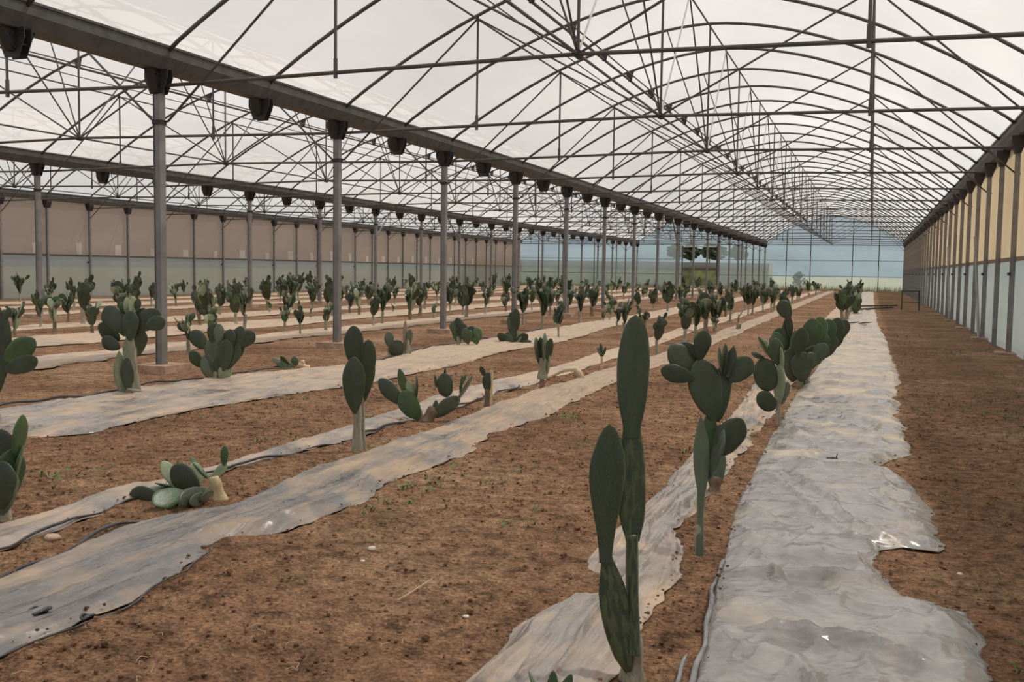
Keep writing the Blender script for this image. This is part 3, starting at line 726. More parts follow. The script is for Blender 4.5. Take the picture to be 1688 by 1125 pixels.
for c, sp, nb in spots:
    for k in range(nb):
        x = c.x+random.gauss(0, sp*.5); y = c.y+random.gauss(0, sp*.7); z = ghs(x, y)+.01
        if on_sheet(x, y, .02) or x > 2.35: continue
        for q in range(3):
            a = random.random()*6.28; L_ = .025+.04*random.random(); w = .0035
            tx, ty = x+math.cos(a)*L_*.8, y+math.sin(a)*L_*.8; b = len(m.v); px, py = -math.sin(a)*w, math.cos(a)*w
            m.v += [(x-px, y-py, z), (x+px, y+py, z), ((x+tx)/2+px*1.6, (y+ty)/2+py*1.6, z+L_*.5), ((x+tx)/2-px*1.6, (y+ty)/2-py*1.6, z+L_*.5), (tx, ty, z+L_*.6)]
            m.f += [(b, b+1, b+2, b+3), (b+3, b+2, b+4)]
tag(m.build('low_weeds', M['leaf']), 'sparse low green weeds sprouting in the brown soil', 'weeds', kind='stuff')
# grassy dry growth at the foot of the end wall
m = MB()
for k in range(2600):
    x = random.uniform(-33, 2.5); y = YE-.2-random.random()**2*3.2; h = .15+.5*random.random()*(1 if -9 < x else .6); a = random.uniform(-.3, .3); b = len(m.v)
    m.v += [(x-.02, y, -.02), (x+.02, y, -.02), (x+a*h, y+random.uniform(-.1, .1), h)]; m.f.append((b, b+1, b+2))
tag(m.build('dry_grass', simple('dry_grass', (.30, .25, .13), .8, 0, .4, 1)), 'dry weedy grass along the foot of the far end wall', 'grass', kind='stuff')

# stones
def stone(px, py, r, mat, lab, sq=.7):
    g = ground_pt(px, py); m = MB(); n_ = 10; k_ = 7; b = 0
    for i in range(k_+1):
        ph = math.pi*i/k_
        for k in range(n_):
            t = 2*math.pi*k/n_; rr = r*(.8+.4*float(vnoise(k*.8+px, i*.9, 3)))
            m.v.append((rr*math.sin(ph)*math.cos(t)*1.2, rr*math.sin(ph)*math.sin(t), rr*sq*math.cos(ph)))
    for i in range(k_):
        for k in range(n_): m.f.append((i*n_+k, (i+1)*n_+k, (i+1)*n_+(k+1) % n_, i*n_+(k+1) % n_))
    tag(m.build('stone', M[mat], None, True, (g.x, g.y, ghs(g.x, g.y)+r*sq*.45)), lab, 'stone', 'stones on the soil')
stone(86, 893, .038, 'rock', 'fist-sized peach stone beside the black curled sheet edge')
stone(613, 911, .018, 'white_rock', 'small white stone on open soil in the middle foreground')
stone(598, 931, .011, 'white_rock', 'tiny white pebble just below the small white stone')
stone(768, 1020, .012, 'white_rock', 'small pale pebble left of the near tan sheet corner')
stone(1582, 950, .012, 'white_rock', 'small pale pebble on the soil right of the pale sheet')

# ------------------------------------------------------------------ cactus meshes
PROF = {
 'top': ((0, .05, .1, .2, .33, .45, .6, .75, .86, .93, .975, 1), (.50, .50, .52, .70, .90, 1, .99, .88, .74, .58, .36, .0)),
 'upleft': ((0, .1, .2, .32, .45, .58, .66, .8, .9, .96, 1), (.34, .38, .47, .66, .86, .98, 1, .84, .60, .38, 0)),
 'lowleft': ((0, .06, .15, .35, .52, .68, .82, .92, 1), (.22, .42, .68, .96, 1, .90, .64, .44, .36)),
 'neck': ((0, .05, .15, .28, .42, .55, .7, .85, .95, 1), (.46, .52, .76, .94, 1, .98, .84, .66, .58, .56)),
 'stalk': ((0, .1, .5, .9, 1), (1, .92, .8, .78, .8))}
def pad_mesh(name, mat, shape='oval', th=.1, bend=0):
    """unit pad: base at origin, tip at z=1, full width 1 in x, thin in y"""
    nz, na = 16, 18; v = []; f = []
    for i in range(nz+1):
        s = i/nz; s = .5-.5*math.cos(math.pi*s)
        if shape in PROF: w = float(np.interp(s, PROF[shape][0], PROF[shape][1])); base = 0
        elif shape == 'oval': w = math.sin(math.pi*s**1.22)**.52; base = .17
        elif shape == 'round': w = math.sqrt(max(0, 1-(2*s-1.0)**2)); base = .18
        elif shape == 'long': w = math.sin(math.pi*s**1.1)**.85; base = .34
        elif shape == 'club': w = math.sin(math.pi*s**1.7)**.6; base = .22
        elif shape == 'spindle': w = math.sin(math.pi*s**1.15)**1.25; base = .40
        else: w = 1; base = 0
        if s < .5: w = max(w, base*(1-s))
        w = max(w, .012 if i == nz else 0)
        if i == nz: w = .3 if shape in ('stalk', 'neck') else .012
        t = th*(w**.75)*(1.25-.5*s)
        for k in range(na):
            a = 2*math.pi*k/na; cx, sy = math.cos(a), math.sin(a)
            x = .5*w*math.copysign(abs(cx)**.9, cx); y = t*math.copysign(abs(sy)**.7, sy)
            wob = 1+.05*math.sin(3*a+4*s)+.03*math.sin(11*s)
            v.append((x*wob, y+bend*math.sin(math.pi*s)*.5+bend*.3*(2*x)**2, s))
    for i in range(nz):
        for k in range(na): f.append((i*na+k, i*na+(k+1) % na, (i+1)*na+(k+1) % na, (i+1)*na+k))
    f.append(tuple(range(na))[::-1]); f.append(tuple(nz*na+k for k in range(na)))
    me = bpy.data.meshes.new(name); me.from_pydata(v, [], f); me.polygons.foreach_set('use_smooth', [True]*len(f)); me.materials.append(mat); return me
def trunk_mesh(name, mat, flare=.25):
    nz, na = 12, 14; v = []; f = []
    for i in range(nz+1):
        s = i/nz
        w = .5*(1+flare*(1-s)**3-.1*math.sin(s*3)+.09*math.sin(s*9+1))*(1 if i < nz else .8)
        for k in range(na):
            a = 2*math.pi*k/na; wob = 1+.10*math.sin(2*a+s*5)+.07*math.sin(5*a+s*7)
            v.append((w*wob*math.cos(a), w*wob*math.sin(a)*.85, s))
    for i in range(nz):
        for k in range(na): f.append((i*na+k, i*na+(k+1) % na, (i+1)*na+(k+1) % na, (i+1)*na+k))
    f.append(tuple(range(na))[::-1]); f.append(tuple(nz*na+k for k in range(na)))
    me = bpy.data.meshes.new(name); me.from_pydata(v, [], f); me.polygons.foreach_set('use_smooth', [True]*len(f)); me.materials.append(mat); return me
PM = {}
def get_pad(shape, mat):
    k = (shape, mat)
    if k not in PM: PM[k] = pad_mesh('pad', M[mat], shape, .10, random.choice([-.06, .05, .0]))
    return PM[k]
def get_trunk(mat):
    k = ('trunk', mat)
    if k not in PM: PM[k] = trunk_mesh('trunk', M[mat])
    return PM[k]

def orient(base, tip, normal, W, T):
    """matrix for a unit pad from base to tip, face normal ~ normal, width W, thickness scale T (metres)"""
    z = (tip-base); L = z.length; z.normalize()
    y = normal-z*normal.dot(z)
    if y.length < 1e-4: y = z.orthogonal()
    y.normalize(); x = y.cross(z)
    m = Matrix(((x.x*W, y.x*T, z.x*L, base.x), (x.y*W, y.y*T, z.y*L, base.y), (x.z*W, y.z*T, z.z*L, base.z), (0, 0, 0, 1)))
    return m
def add_part(root, name, me, mat4, lab=None):
    o = bpy.data.objects.new(name, me); COL.objects.link(o); o.parent = root; o.matrix_basis = mat4
    if lab: o['label'] = lab
    kid(root, o); return o

# explicit cacti: pads read as (base px, tip px, apparent width px) in the upright plane through the plant's foot
def cactus(foot, label, parts, cat='cactus', name='prickly_pear', fy=None, group='prickly pears in rows', seed=1, sink=.02):
    rnd = random.Random(seed)
    g = ground_pt(*foot) if fy is None else fy
    gz = ghs(g.x, g.y); root = empty(name, (g.x, g.y, gz))
    zc = (g-EYE).dot(fw)
    def pt(x, y, dep=0.0):
        d = ray(x, y); t = ((g-EYE).dot(fh)+dep)/d.dot(fh)
        return EYE+d*t-Vector((g.x, g.y, gz))
    px2m = zc/F_PX
    for P in parts:
        kind = P[0]; bx, by, tx, ty, w = P[1:6]; opt = P[6] if len(P) > 6 else {}
        db, dt = opt.get('d', (0.0, 0.0)) if isinstance(opt.get('d', 0.0), tuple) else (opt.get('d', 0.0),)*2
        b = pt(bx, by, db); t = pt(tx, ty, dt); L = (t-b).length
        if kind == 't':
            me = get_trunk(opt.get('m', 'trunk')); W = w*px2m
            if b.z < .06: b = Vector((b.x, b.y, -sink))
            add_part(root, 'trunk', me, orient(b, t, -fh, W, W*.8))
            continue
        shape = opt.get('s', 'oval'); mat = opt.get('m', 'pad_dark'); W = w*px2m
        a = opt.get('a', rnd.uniform(-.35, .35))
        if 'r' in opt:                           # seen edge-on: true width from ratio
            Wt = opt['r']*L; a = math.acos(max(.05, min(1, (W-.02)/Wt)))*rnd.choice((-1, 1)); W = Wt
        else: W = W/max(.5, math.cos(a))
        n_ = Matrix.Rotation(a, 3, (t-b).normalized()) @ (-fh)
        T = opt['T']/.1 if 'T' in opt else max(.07, min(.17, W*.95))
        add_part(root, opt.get('n', 'pad'), get_pad(shape, mat), orient(b, t, n_, W, T), opt.get('lab'))
    tag(root, label, cat, group); return root

# --- the tall one in front
cactus((1043, 1125), 'tall foreground cactus of long stacked pads, reaching highest in front', [
 ('t', 1042, 1165, 1042, 1045, 36, {'m': 'trunk'}),
 ('p', 1043, 1075, 1042, 880, 25, {'s': 'stalk', 'm': 'pad_mottled', 'a': 0.1, 'n': 'stalk', 'T': .034}),
 ('p', 1043, 893, 1041, 690, 49, {'s': 'neck', 'm': 'pad_mottled', 'a': .1}),
 ('p', 1041, 722, 1048, 519, 54, {'s': 'top', 'm': 'pad_dark', 'a': 0.1}),
 ('p', 1036, 1108, 998, 912, 50, {'s': 'lowleft', 'm': 'pad_mottled', 'd': (-.03, -.05), 'a': .35}),
 ('p', 998, 928, 1005, 699, 59, {'s': 'upleft', 'm': 'pad_dark', 'd': (-.05, -.06), 'a': .15}),
], seed=3)
cactus((905, 1180), 'small green cactus sprout just peeking over the bottom edge', [
 ('p', 905, 1185, 872, 1108, 14, {'m': 'pad_green', 'r': .6}), ('p', 908, 1180, 912, 1106, 20, {'m': 'pad_green'}), ('p', 912, 1180, 942, 1112, 20, {'m': 'pad_green'}), ('t', 908, 1195, 908, 1165, 14)], seed=4)
# --- second plant right of it
cactus((1156, 917), 'tall branching cactus on a thin pale stalk, right of the foreground cactus', [
 ('p', 1153, 922, 1157, 765, 15, {'m': 'pad_grey', 'a': 0, 'n': 'stalk', 's': 'stalk', 'T': .02}),
 ('t', 1153, 925, 1153, 865, 13, {'m': 'trunk'}),
 ('p', 1157, 835, 1155, 684, 28, {'m': 'pad_grey', 's': 'long', 'a': .3, 'd': -.03}),
 ('p', 1166, 780, 1170, 680, 30, {'m': 'pad_green', 'd': .02}),
 ('p', 1177, 692, 1153, 592, 56, {'d': (0, .02), 'a': .1}),
 ('p', 1183, 696, 1194, 600, 36, {'d': (.03, .05)}),
 ('p', 1145, 614, 1104, 570, 40, {'d': .03}), ('p', 1150, 606, 1122, 566, 34, {'d': .06}), ('p', 1145, 624, 1089, 610, 30, {'d': -.02}),
 ('p', 1152, 602, 1161, 544, 31, {'s': 'club', 'd': .02}),
 ('p', 1193, 618, 1196, 566, 9, {'r': .55}), ('p', 1199, 622, 1210, 570, 17, {'s': 'long'}), ('p', 1189, 615, 1186, 572, 7, {'r': .5, 'm': 'pad_green'}),
 ('p', 1204, 630, 1238, 590, 38, {'d': .02}),
 ('p', 1186, 752, 1222, 690, 46, {'d': -.02, 'a': 0}),
 ('p', 1168, 790, 1189, 700, 24, {'m': 'pad_grey', 'r': .5})], seed=5)
cactus((1178, 812), 'short brown-stemmed cactus pad standing right behind the thin stalked one', [
 ('t', 1178, 815, 1180, 785, 20, {'m': 'trunk_brown'}), ('p', 1178, 812, 1182, 735, 34, {'m': 'pad_grey', 'a': 0})], seed=6)
cactus((1284, 700), 'pale-stalked cactus with two round pads left of the dense bush', [
 ('t', 1284, 703, 1283, 655, 9, {'m': 'trunk'}), ('p', 1284, 668, 1284, 600, 15, {'m': 'pad_pale', 'r': .5, 'n': 'stalk'}),
 ('p', 1269, 645, 1256, 591, 40, {'s': 'round', 'a': 0}), ('p', 1277, 675, 1250, 648, 30, {'s': 'round', 'a': 0, 'd': -.04}),
 ('p', 1282, 603, 1277, 558, 27, {'m': 'pad_dark'}), ('p', 1288, 668, 1299, 630, 13, {'m': 'pad_grey'}), ('p', 1288, 620, 1286, 572, 8, {'m': 'pad_pale', 'r': .5}),
 ('p', 1262, 592, 1238, 582, 12, {'r': .6}), ('p', 1272, 592, 1250, 555, 6, {'r': .5, 'm': 'pad_green'}), ('p', 1268, 580, 1255, 560, 14, {'m': 'pad_pale'})], seed=7)
# --- the dense bush
rb = random.Random(12); bush = [('t', 1334, 640, 1320, 605, 10), ('t', 1320, 640, 1318, 600, 9)]
for (bx, by, tx, ty, w, dd, mm) in [(1318, 622, 1300, 575, 28, 0, 'pad_dark'), (1316, 590, 1323, 540, 23, -.1, 'pad_dark'), (1322, 630, 1322, 580, 28, -.1, 'pad_dark'), (1330, 612, 1345, 570, 26, .1, 'pad_green'), (1345, 598, 1360, 566, 20, -.1, 'pad_dark'),
    (1338, 575, 1340, 525, 26, .2, 'pad_green'), (1350, 570, 1352, 522, 26, .35, 'pad_green'), (1362, 570, 1366, 526, 24, .5, 'pad_green'), (1372, 570, 1382, 524, 25, .7, 'pad_dark'), (1380, 562, 1396, 528, 20, .9, 'pad_dark'),
    (1296, 580, 1300, 520, 15, .1, 'pad_dark'), (1303, 560, 1297, 505, 9, .05, 'pad_dark'), (1301, 527, 1287, 495, 19, .05, 'pad_dark'), (1299, 520, 1297, 490, 8, .05, 'pad_dark'), (1309, 600, 1311, 545, 12, 0, 'pad_green'),
    (1330, 600, 1332, 556, 30, .2, 'pad_dark'), (1348, 590, 1350, 545, 30, .4, 'pad_green'), (1360, 590, 1368, 548, 28, .5, 'pad_dark'), (1285, 590, 1279, 548, 22, .1, 'pad_green'), (1335, 600, 1347, 585, 24, -.1, 'pad_grey'), (1306, 630, 1310, 590, 24, 0, 'pad_dark'),
    (1355, 575, 1344, 540, 24, .6, 'pad_green'), (1290, 560, 1280, 542, 20, .4, 'pad_green'), (1326, 580, 1312, 552, 20, .4, 'pad_green'), (1375, 575, 1376, 540, 26, .8, 'pad_dark')]:
    bush.append(('p', bx, by, tx, ty, w*1.25, {'d': dd, 'm': mm, 's': 'oval'}))
cactus((1326, 638), 'dense dark cactus bush of many pads beside the pale plastic sheet', bush, seed=8)
far = []
for k in range(24):
    a = rb.uniform(-1.1, 1.1); r = rb.uniform(.2, 1); cx = 1390+math.sin(a)*15*r; cy = 508-math.cos(a)*24*r
    far.append(('p', cx-math.sin(a)*5, cy+8, cx+math.sin(a)*7, cy-9, rb.uniform(9, 13), {'d': rb.uniform(-.4, .4), 'm': rb.choice(['pad_dark', 'pad_dark', 'pad_green'])}))
far += [('t', 1388, 529, 1387, 505, 5), ('t', 1396, 529, 1397, 505, 5)]
cactus((1392, 528), 'tall rounded dark cactus bush farthest along the pale sheet', far, seed=9)
far = [('p', 1408+rb.uniform(-6, 8), 520-k*2, 1411+rb.uniform(-9, 10), 505-k*2.2, 8, {'d': rb.uniform(-.3, .3), 'm': rb.choice(['pad_green', 'pad_pale', 'pad_grey'])}) for k in range(11)]+[('t', 1409, 519, 1409, 500, 4)]
cactus((1410, 519), 'lighter cactus bush just right of the rounded dark one', far, seed=10)

# --- rows 1 (beyond the broad grey strip)
cactus((591, 746), 'cactus with two long dark pads on pale stems, centre left foreground', [
 ('t', 589, 750, 589, 655, 15, {'m': 'trunk'}), ('t', 598, 746, 596, 650, 10, {'m': 'trunk', 'd': .05}),
 ('p', 585, 682, 583, 588, 38, {'d': -.04, 'a': 0}), ('p', 584, 606, 583, 537, 32, {'d': -.02, 'a': .1}),
 ('p', 600, 648, 608, 560, 30, {'d': .03}), ('p', 596, 668, 612, 590, 24, {'d': .05}), ('p', 590, 590, 596, 548, 14, {'d': .04, 'r': .5})], seed=11)
cactus((360, 826), 'uprooted cactus lying on its side with cut yellowish stump', [
 ('p', 268, 822, 213, 816, 35, {'a': 0, 'd': (-.1, -.05)}), ('p', 302, 810, 252, 832, 32, {'m': 'pad_green', 'a': .5, 'd': (-.15, -.38)}), ('p', 302, 806, 255, 797, 12, {'r': .6}), ('p', 296, 812, 242, 806, 9, {'r': .6, 'm': 'pad_grey'}),
 ('p', 328, 812, 284, 769, 42, {'a': 0, 'd': -.06}), ('p', 296, 806, 268, 761, 20, {'m': 'pad_pale', 'a': .6}), ('p', 330, 800, 317, 763, 20, {'m': 'pad_pale', 'a': .6}), ('p', 344, 790, 313, 752, 9, {'r': .6, 'm': 'pad_green', 'd': .05}),
 ('p', 336, 808, 296, 830, 32, {'d': (-.12, -.36)}), ('p', 352, 812, 326, 808, 15, {'m': 'pad_pale', 'a': .3, 'd': -.03}), ('p', 350, 790, 374, 765, 16, {'m': 'pad_pale'}), ('p', 370, 770, 370, 735, 12, {'m': 'pad_green', 'a': .4}),
 ('p', 310, 805, 303, 760, 10, {'m': 'pad_pale', 'r': .5, 'd': .08}), ('p', 292, 800, 293, 757, 9, {'m': 'pad_dark', 'r': .5, 'd': .1}), ('p', 352, 812, 330, 824, 18, {'d': (-.05, -.25)}),
 ('p', 344, 816, 312, 830, 22, {'d': (-.1, -.34)})] +
 [('t', 364, 824, 352, 786, 21, {'m': 'trunk_yellow', 'd': -.02})], seed=12, cat='uprooted cactus')
cactus((690, 694), 'low sprawling cactus with pale-rimmed pads, left of the round-padded one', [
 ('t', 696, 696, 686, 672, 14, {'m': 'trunk_brown'}), ('p', 665, 668, 625, 625, 26, {'a': .2}), ('p', 690, 692, 662, 645, 34, {'m': 'pad_green', 'd': -.03}), ('p', 672, 660, 658, 608, 14, {'m': 'pad_green'}),
 ('p', 682, 655, 672, 628, 14, {'m': 'pad_pale'}), ('p', 686, 660, 687, 620, 9, {'m': 'pad_dark', 'r': .5}), ('p', 684, 690, 666, 660, 24, {'m': 'pad_dark', 'd': .05})], seed=13)
cactus((716, 694), 'low cactus with one round upright pad and thin shoots', [
 ('t', 702, 692, 716, 672, 20, {'m': 'trunk_brown'}), ('p', 712, 688, 757, 655, 26, {'m': 'pad_grey', 'a': .5}), ('p', 736, 655, 732, 615, 27, {'s': 'round', 'a': 0}), ('p', 733, 618, 734, 607, 4),
 ('p', 752, 663, 780, 618, 9, {'m': 'pad_grey', 'r': .4}), ('p', 758, 655, 762, 618, 5, {'m': 'pad_green'}), ('p', 757, 640, 768, 618, 6, {'m': 'pad_green'}), ('p', 719, 640, 717, 618, 5, {'m': 'pad_green'}), ('p', 716, 690, 719, 660, 10, {'m': 'pad_green'})], seed=14)
cactus((804, 672), 'small cactus with a single pad and a tiny side pad on thin brown stem', [
 ('t', 803, 675, 803, 642, 9, {'m': 'trunk_brown'}), ('t', 809, 672, 811, 610, 5, {'m': 'trunk_yellow'}), ('p', 804, 648, 804, 614, 18, {'a': 0}), ('p', 800, 622, 792, 604, 9)], seed=15)
cactus((894, 642), 'upright cactus of narrow side-lit pads on a woody stem', [
 ('t', 894, 645, 893, 612, 8, {'m': 'trunk_brown'}), ('t', 895, 625, 894, 590, 14, {'m': 'trunk'}), ('p', 888, 600, 883, 556, 12, {'m': 'pad_grey', 'r': .55}), ('p', 894, 596, 891, 556, 13, {'m': 'pad_dark', 'r': .55}),
 ('p', 897, 600, 898, 549, 11, {'m': 'pad_grey', 'r': .5}), ('p', 902, 596, 908, 558, 14, {'m': 'pad_dark'}), ('p', 902, 618, 905, 585, 8, {'m': 'pad_pale', 'r': .5})], seed=16)
cactus((992, 606), 'tiny pale sprout on a thin white stem', [('t', 992, 607, 992, 588, 4, {'m': 'trunk_yellow'}), ('p', 992, 590, 990, 566, 6, {'m': 'pad_green'}), ('p', 992, 590, 984, 572, 5, {'m': 'pad_grey'}), ('p', 992, 590, 999, 572, 5, {'m': 'pad_green'})], seed=17)
# dry bent stem
g0 = ground_pt(935, 628)
def onp(x, y):
    d = ray(x, y); t = (g0-EYE).dot(fh)/d.dot(fh); return EYE+d*t
m = MB(); pts = [onp(*p) for p in [(902, 627), (912, 619), (925, 612), (938, 609), (948, 609), (955, 615), (960, 624)]]
m.tube([(p.x, p.y, max(p.z, .03)) for p in pts], [.018, .022, .026, .03, .04, .042, .035], 9)
tag(m.build('bent_stem', M['dry_stem'], smooth=True), 'pale dry bent cactus stem arching over the soil beside the side-lit cactus', 'dry stem')

# --- left edge plants
cactus((12, 858), 'dark textured cactus cut off by the left edge, lower one', [
 ('t', 2, 868, 8, 790, 26, {'m': 'trunk'}), ('p', 8, 830, 22, 740, 40, {'m': 'pad_green', 'a': .6}), ('p', -2, 800, 2, 708, 60, {}), ('p', 4, 840, 4, 760, 50, {'d': -.08}), ('p', 26, 760, 37, 684, 11, {'m': 'pad_green', 'r': .5}), ('p', 24, 800, 38, 735, 14, {'m': 'pad_green', 'r': .5}), ('p', 4, 850, 14, 770, 30, {'m': 'pad_grey', 'a': .7, 'd': -.05})], seed=18)
cactus((-10, 700), 'cactus at the left edge with two broad pads reaching right', [
 ('t', -14, 705, -12, 640, 26), ('p', -12, 660, -6, 560, 42, {}), ('p', 0, 640, 2, 512, 34, {}), ('p', 6, 596, 58, 560, 36, {'m': 'pad_green', 'a': .1}), ('p', 8, 612, 62, 592, 32, {'a': .1}), ('p', 10, 528, 16, 507, 11, {}), ('p', 22, 600, 30, 560, 40, {'m': 'pad_pale', 'd': .3})], seed=19)
# --- row 2 (far edge of the broad dusty strip)
cactus((208, 653), 'big many-padded cactus on twin pale trunks left of the first inner column', [
 ('p', 203, 658, 196, 578, 20, {'m': 'pad_pale', 's': 'long', 'a': .5, 'n': 'stalk'}), ('t', 224, 655, 215, 555, 15, {'m': 'trunk'}), ('t', 218, 655, 220, 640, 28, {'m': 'trunk'}), ('p', 214, 650, 208, 590, 22, {'d': -.03}), ('p', 217, 612, 213, 548, 22, {'m': 'pad_pale', 's': 'long', 'a': .3}),
 ('p', 199, 548, 175, 505, 32, {'d': -.03}), ('p', 198, 560, 162, 535, 28, {}), ('p', 198, 575, 168, 558, 24, {'m': 'pad_dark', 'd': -.05}), ('p', 205, 555, 196, 515, 20, {'m': 'pad_green'}),
 ('p', 214, 562, 216, 513, 29, {'d': -.05, 'a': 0}), ('p', 224, 560, 238, 508, 30, {'d': .02}), ('p', 228, 545, 262, 512, 34, {'a': .1}), ('p', 240, 540, 272, 528, 26, {'a': 0, 'd': -.03}), ('p', 222, 590, 232, 542, 28, {'d': .03}),
 ('p', 210, 520, 209, 490, 9, {'m': 'pad_pale', 'r': .5}), ('p', 218, 525, 220, 488, 10, {'m': 'pad_pale', 'r': .5}), ('p', 226, 515, 228, 492, 12, {}), ('p', 207, 530, 200, 498, 16, {'m': 'pad_green', 'd': .05}), ('p', 185, 560, 165, 548, 12, {'m': 'pad_green', 'd': .1})], seed=20)
cactus((358, 628), 'rounded bushy cactus right of the first inner column on the dusty strip', [
 ('p', 368, 632, 374, 600, 20, {'m': 'pad_pale', 'a': .5}), ('t', 354, 630, 356, 612, 10, {'m': 'trunk'}), ('p', 356, 632, 337, 586, 24, {'m': 'pad_grey', 'a': .5}), ('p', 350, 630, 352, 595, 26, {}), ('p', 342, 575, 315, 546, 26, {'a': .1}),
 ('p', 336, 606, 313, 580, 22, {'m': 'pad_green'}), ('p', 354, 570, 351, 532, 20, {}), ('p', 361, 570, 361, 534, 15, {'m': 'pad_grey', 'a': .6}), ('p', 352, 602, 348, 558, 25, {'m': 'pad_grey'}), ('p', 368, 612, 374, 560, 28, {'d': -.03}),
 ('p', 372, 610, 392, 565, 28, {}), ('p', 376, 580, 380, 543, 24, {}), ('p', 388, 575, 398, 538, 22, {}), ('p', 392, 572, 419, 548, 26, {'a': 0}), ('p', 384, 600, 398, 562, 22, {'d': .04}), ('p', 362, 625, 368, 585, 26, {})], seed=21)
cactus((482, 606), 'low fallen cactus with yellow cut stump on the dusty strip', [
 ('p', 486, 606, 455, 598, 14, {'m': 'pad_green'}), ('p', 478, 604, 462, 588, 12, {'m': 'pad_green', 'r': .5}), ('p', 488, 604, 484, 588, 12, {'m': 'pad_green'}), ('p', 484, 608, 450, 606, 8, {}), ('p', 470, 604, 448, 590, 8, {'m': 'pad_pale'}),
 ('t', 508, 607, 492, 601, 11, {'m': 'trunk_yellow'}), ('t', 500, 608, 498, 594, 8, {'m': 'trunk_yellow'})], seed=22, cat='uprooted cactus')
cactus((655, 588), 'low cactus with a big round dark pad and two upright pale-stemmed pads', [
 ('t', 645, 588, 640, 572, 8), ('p', 644, 575, 640, 547, 16, {'m': 'pad_grey', 'a': 0}), ('p', 652, 588, 656, 561, 27, {'s': 'round', 'a': 0, 'd': -.05}), ('t', 672, 588, 672, 560, 7, {'m': 'trunk'}), ('p', 671, 575, 676, 543, 12, {'m': 'pad_grey'}), ('p', 668, 580, 668, 528, 7, {'m': 'trunk_brown', 'r': .3, 'n': 'stalk'}), ('p', 668, 588, 676, 574, 12, {'m': 'pad_pale'})], seed=23)
cactus((768, 571), 'dark bushy cactus rooted in a hole in the dusty strip', [('t', 756, 570, 755, 555, 5)]+[('p', 757+k*5, 568-(k % 3)*8, 749+k*5.2+rb.uniform(-3, 3), 545-(12 if k < 3 else -2)-(k % 2)*7+rb.uniform(-3, 3), 15, {'m': rb.choice(['pad_dark', 'pad_green']), 'd': rb.uniform(-.1, .2)}) for k in range(8)]+[('p', 755, 550, 754, 524, 14), ('p', 752, 552, 744, 532, 12, {'m': 'pad_green'}), ('p', 760, 552, 765, 533, 12)], seed=24)
cactus((846, 568), 'dark spreading cactus lying low round an upright stem in the dusty strip', [('p', 848, 566, 842, 515, 15), ('p', 852, 545, 850, 508, 14, {'m': 'pad_dark'}), ('p', 843, 545, 838, 522, 9, {'m': 'pad_green'}), ('p', 842, 566, 820, 551, 14), ('p', 850, 567, 870, 552, 16), ('p', 845, 568, 835, 548, 14, {'m': 'pad_green'}), ('p', 850, 568, 856, 547, 13, {'m': 'pad_pale'}), ('p', 840, 568, 822, 564, 9), ('p', 856, 568, 876, 563, 8, {})], seed=25)

# ------------------------------------------------------------------ generic plants for the rows behind
def gen_parts(seed, h, n1, dense, pale):
    rnd = random.Random(seed); parts = []
    def P(b, d, L, W, mat, shape, na):
        t = b+d.normalized()*L; nrm = Vector((math.cos(na), math.sin(na), rnd.uniform(-.2, .2)))
        parts.append(('pad', (shape, mat), orient(b, t, nrm, W, max(.07, min(.16, W*.95))))); return t
    th = h*rnd.uniform(.22, .34)
    tm = rnd.choice(['trunk', 'trunk', 'trunk_brown'])
    parts.append(('trunk', tm, orient(Vector((0, 0, -.02)), Vector((rnd.uniform(-.03, .03), rnd.uniform(-.03, .03), th)), Vector((0, 1, 0)), .085, .07)))
    mats = ['pad_dark']*4+['pad_green']*2+['pad_grey'] + (['pad_pale']*2 if pale else [])
    na = rnd.uniform(0, 3.1)
    main = []
    for k in range(n1):
        a = rnd.uniform(0, 6.28); tilt = rnd.uniform(.05, .5)
        d = Vector((math.cos(a)*tilt, math.sin(a)*tilt, 1)); L = h*rnd.uniform(.27, .36)
        t = P(Vector((0, 0, th*.9)), d, L, L*rnd.uniform(.5, .7), rnd.choice(mats), 'oval', na+rnd.uniform(-.7, .7)); main.append((t, d))
    for t, d in main:
        for q in range(dense):
            a = rnd.uniform(0, 6.28); tl = rnd.uniform(.2, .9); dd = d*.6+Vector((math.cos(a)*tl, math.sin(a)*tl, rnd.uniform(.4, 1)))
            L = h*rnd.uniform(.18, .27); bb = t-d.normalized()*L*rnd.uniform(.1, .5)
            t2 = P(bb, dd, L, L*rnd.uniform(.65, .9), rnd.choice(mats), rnd.choice(['oval', 'oval', 'round', 'club']), na+rnd.uniform(-1, 1))
            if rnd.random() < .4:
                a = rnd.uniform(0, 6.28); dd = dd+Vector((math.cos(a)*.6, math.sin(a)*.6, .4)); L *= rnd.uniform(.6, .9)
                P(t2-dd.normalized()*L*.15, dd, L, L*rnd.uniform(.5, .8), rnd.choice(mats), 'oval', na+rnd.uniform(-1, 1))
    return parts
PROTO = [gen_parts(101, 1.15, 4, 4, False), gen_parts(102, 1.05, 3, 4, True), gen_parts(103, .95, 3, 3, True), gen_parts(104, 1.2, 3, 3, False), gen_parts(105, .85, 3, 4, True), gen_parts(106, 1.1, 4, 3, False), gen_parts(107, 1.0, 4, 3, True), gen_parts(108, .55, 1, 1, True)]
LOOK = ['dense dark tall', 'spreading pale-stemmed', 'open light green', 'tall narrow dark', 'low rounded', 'many-armed dark', 'bushy mixed green', 'small sparse']
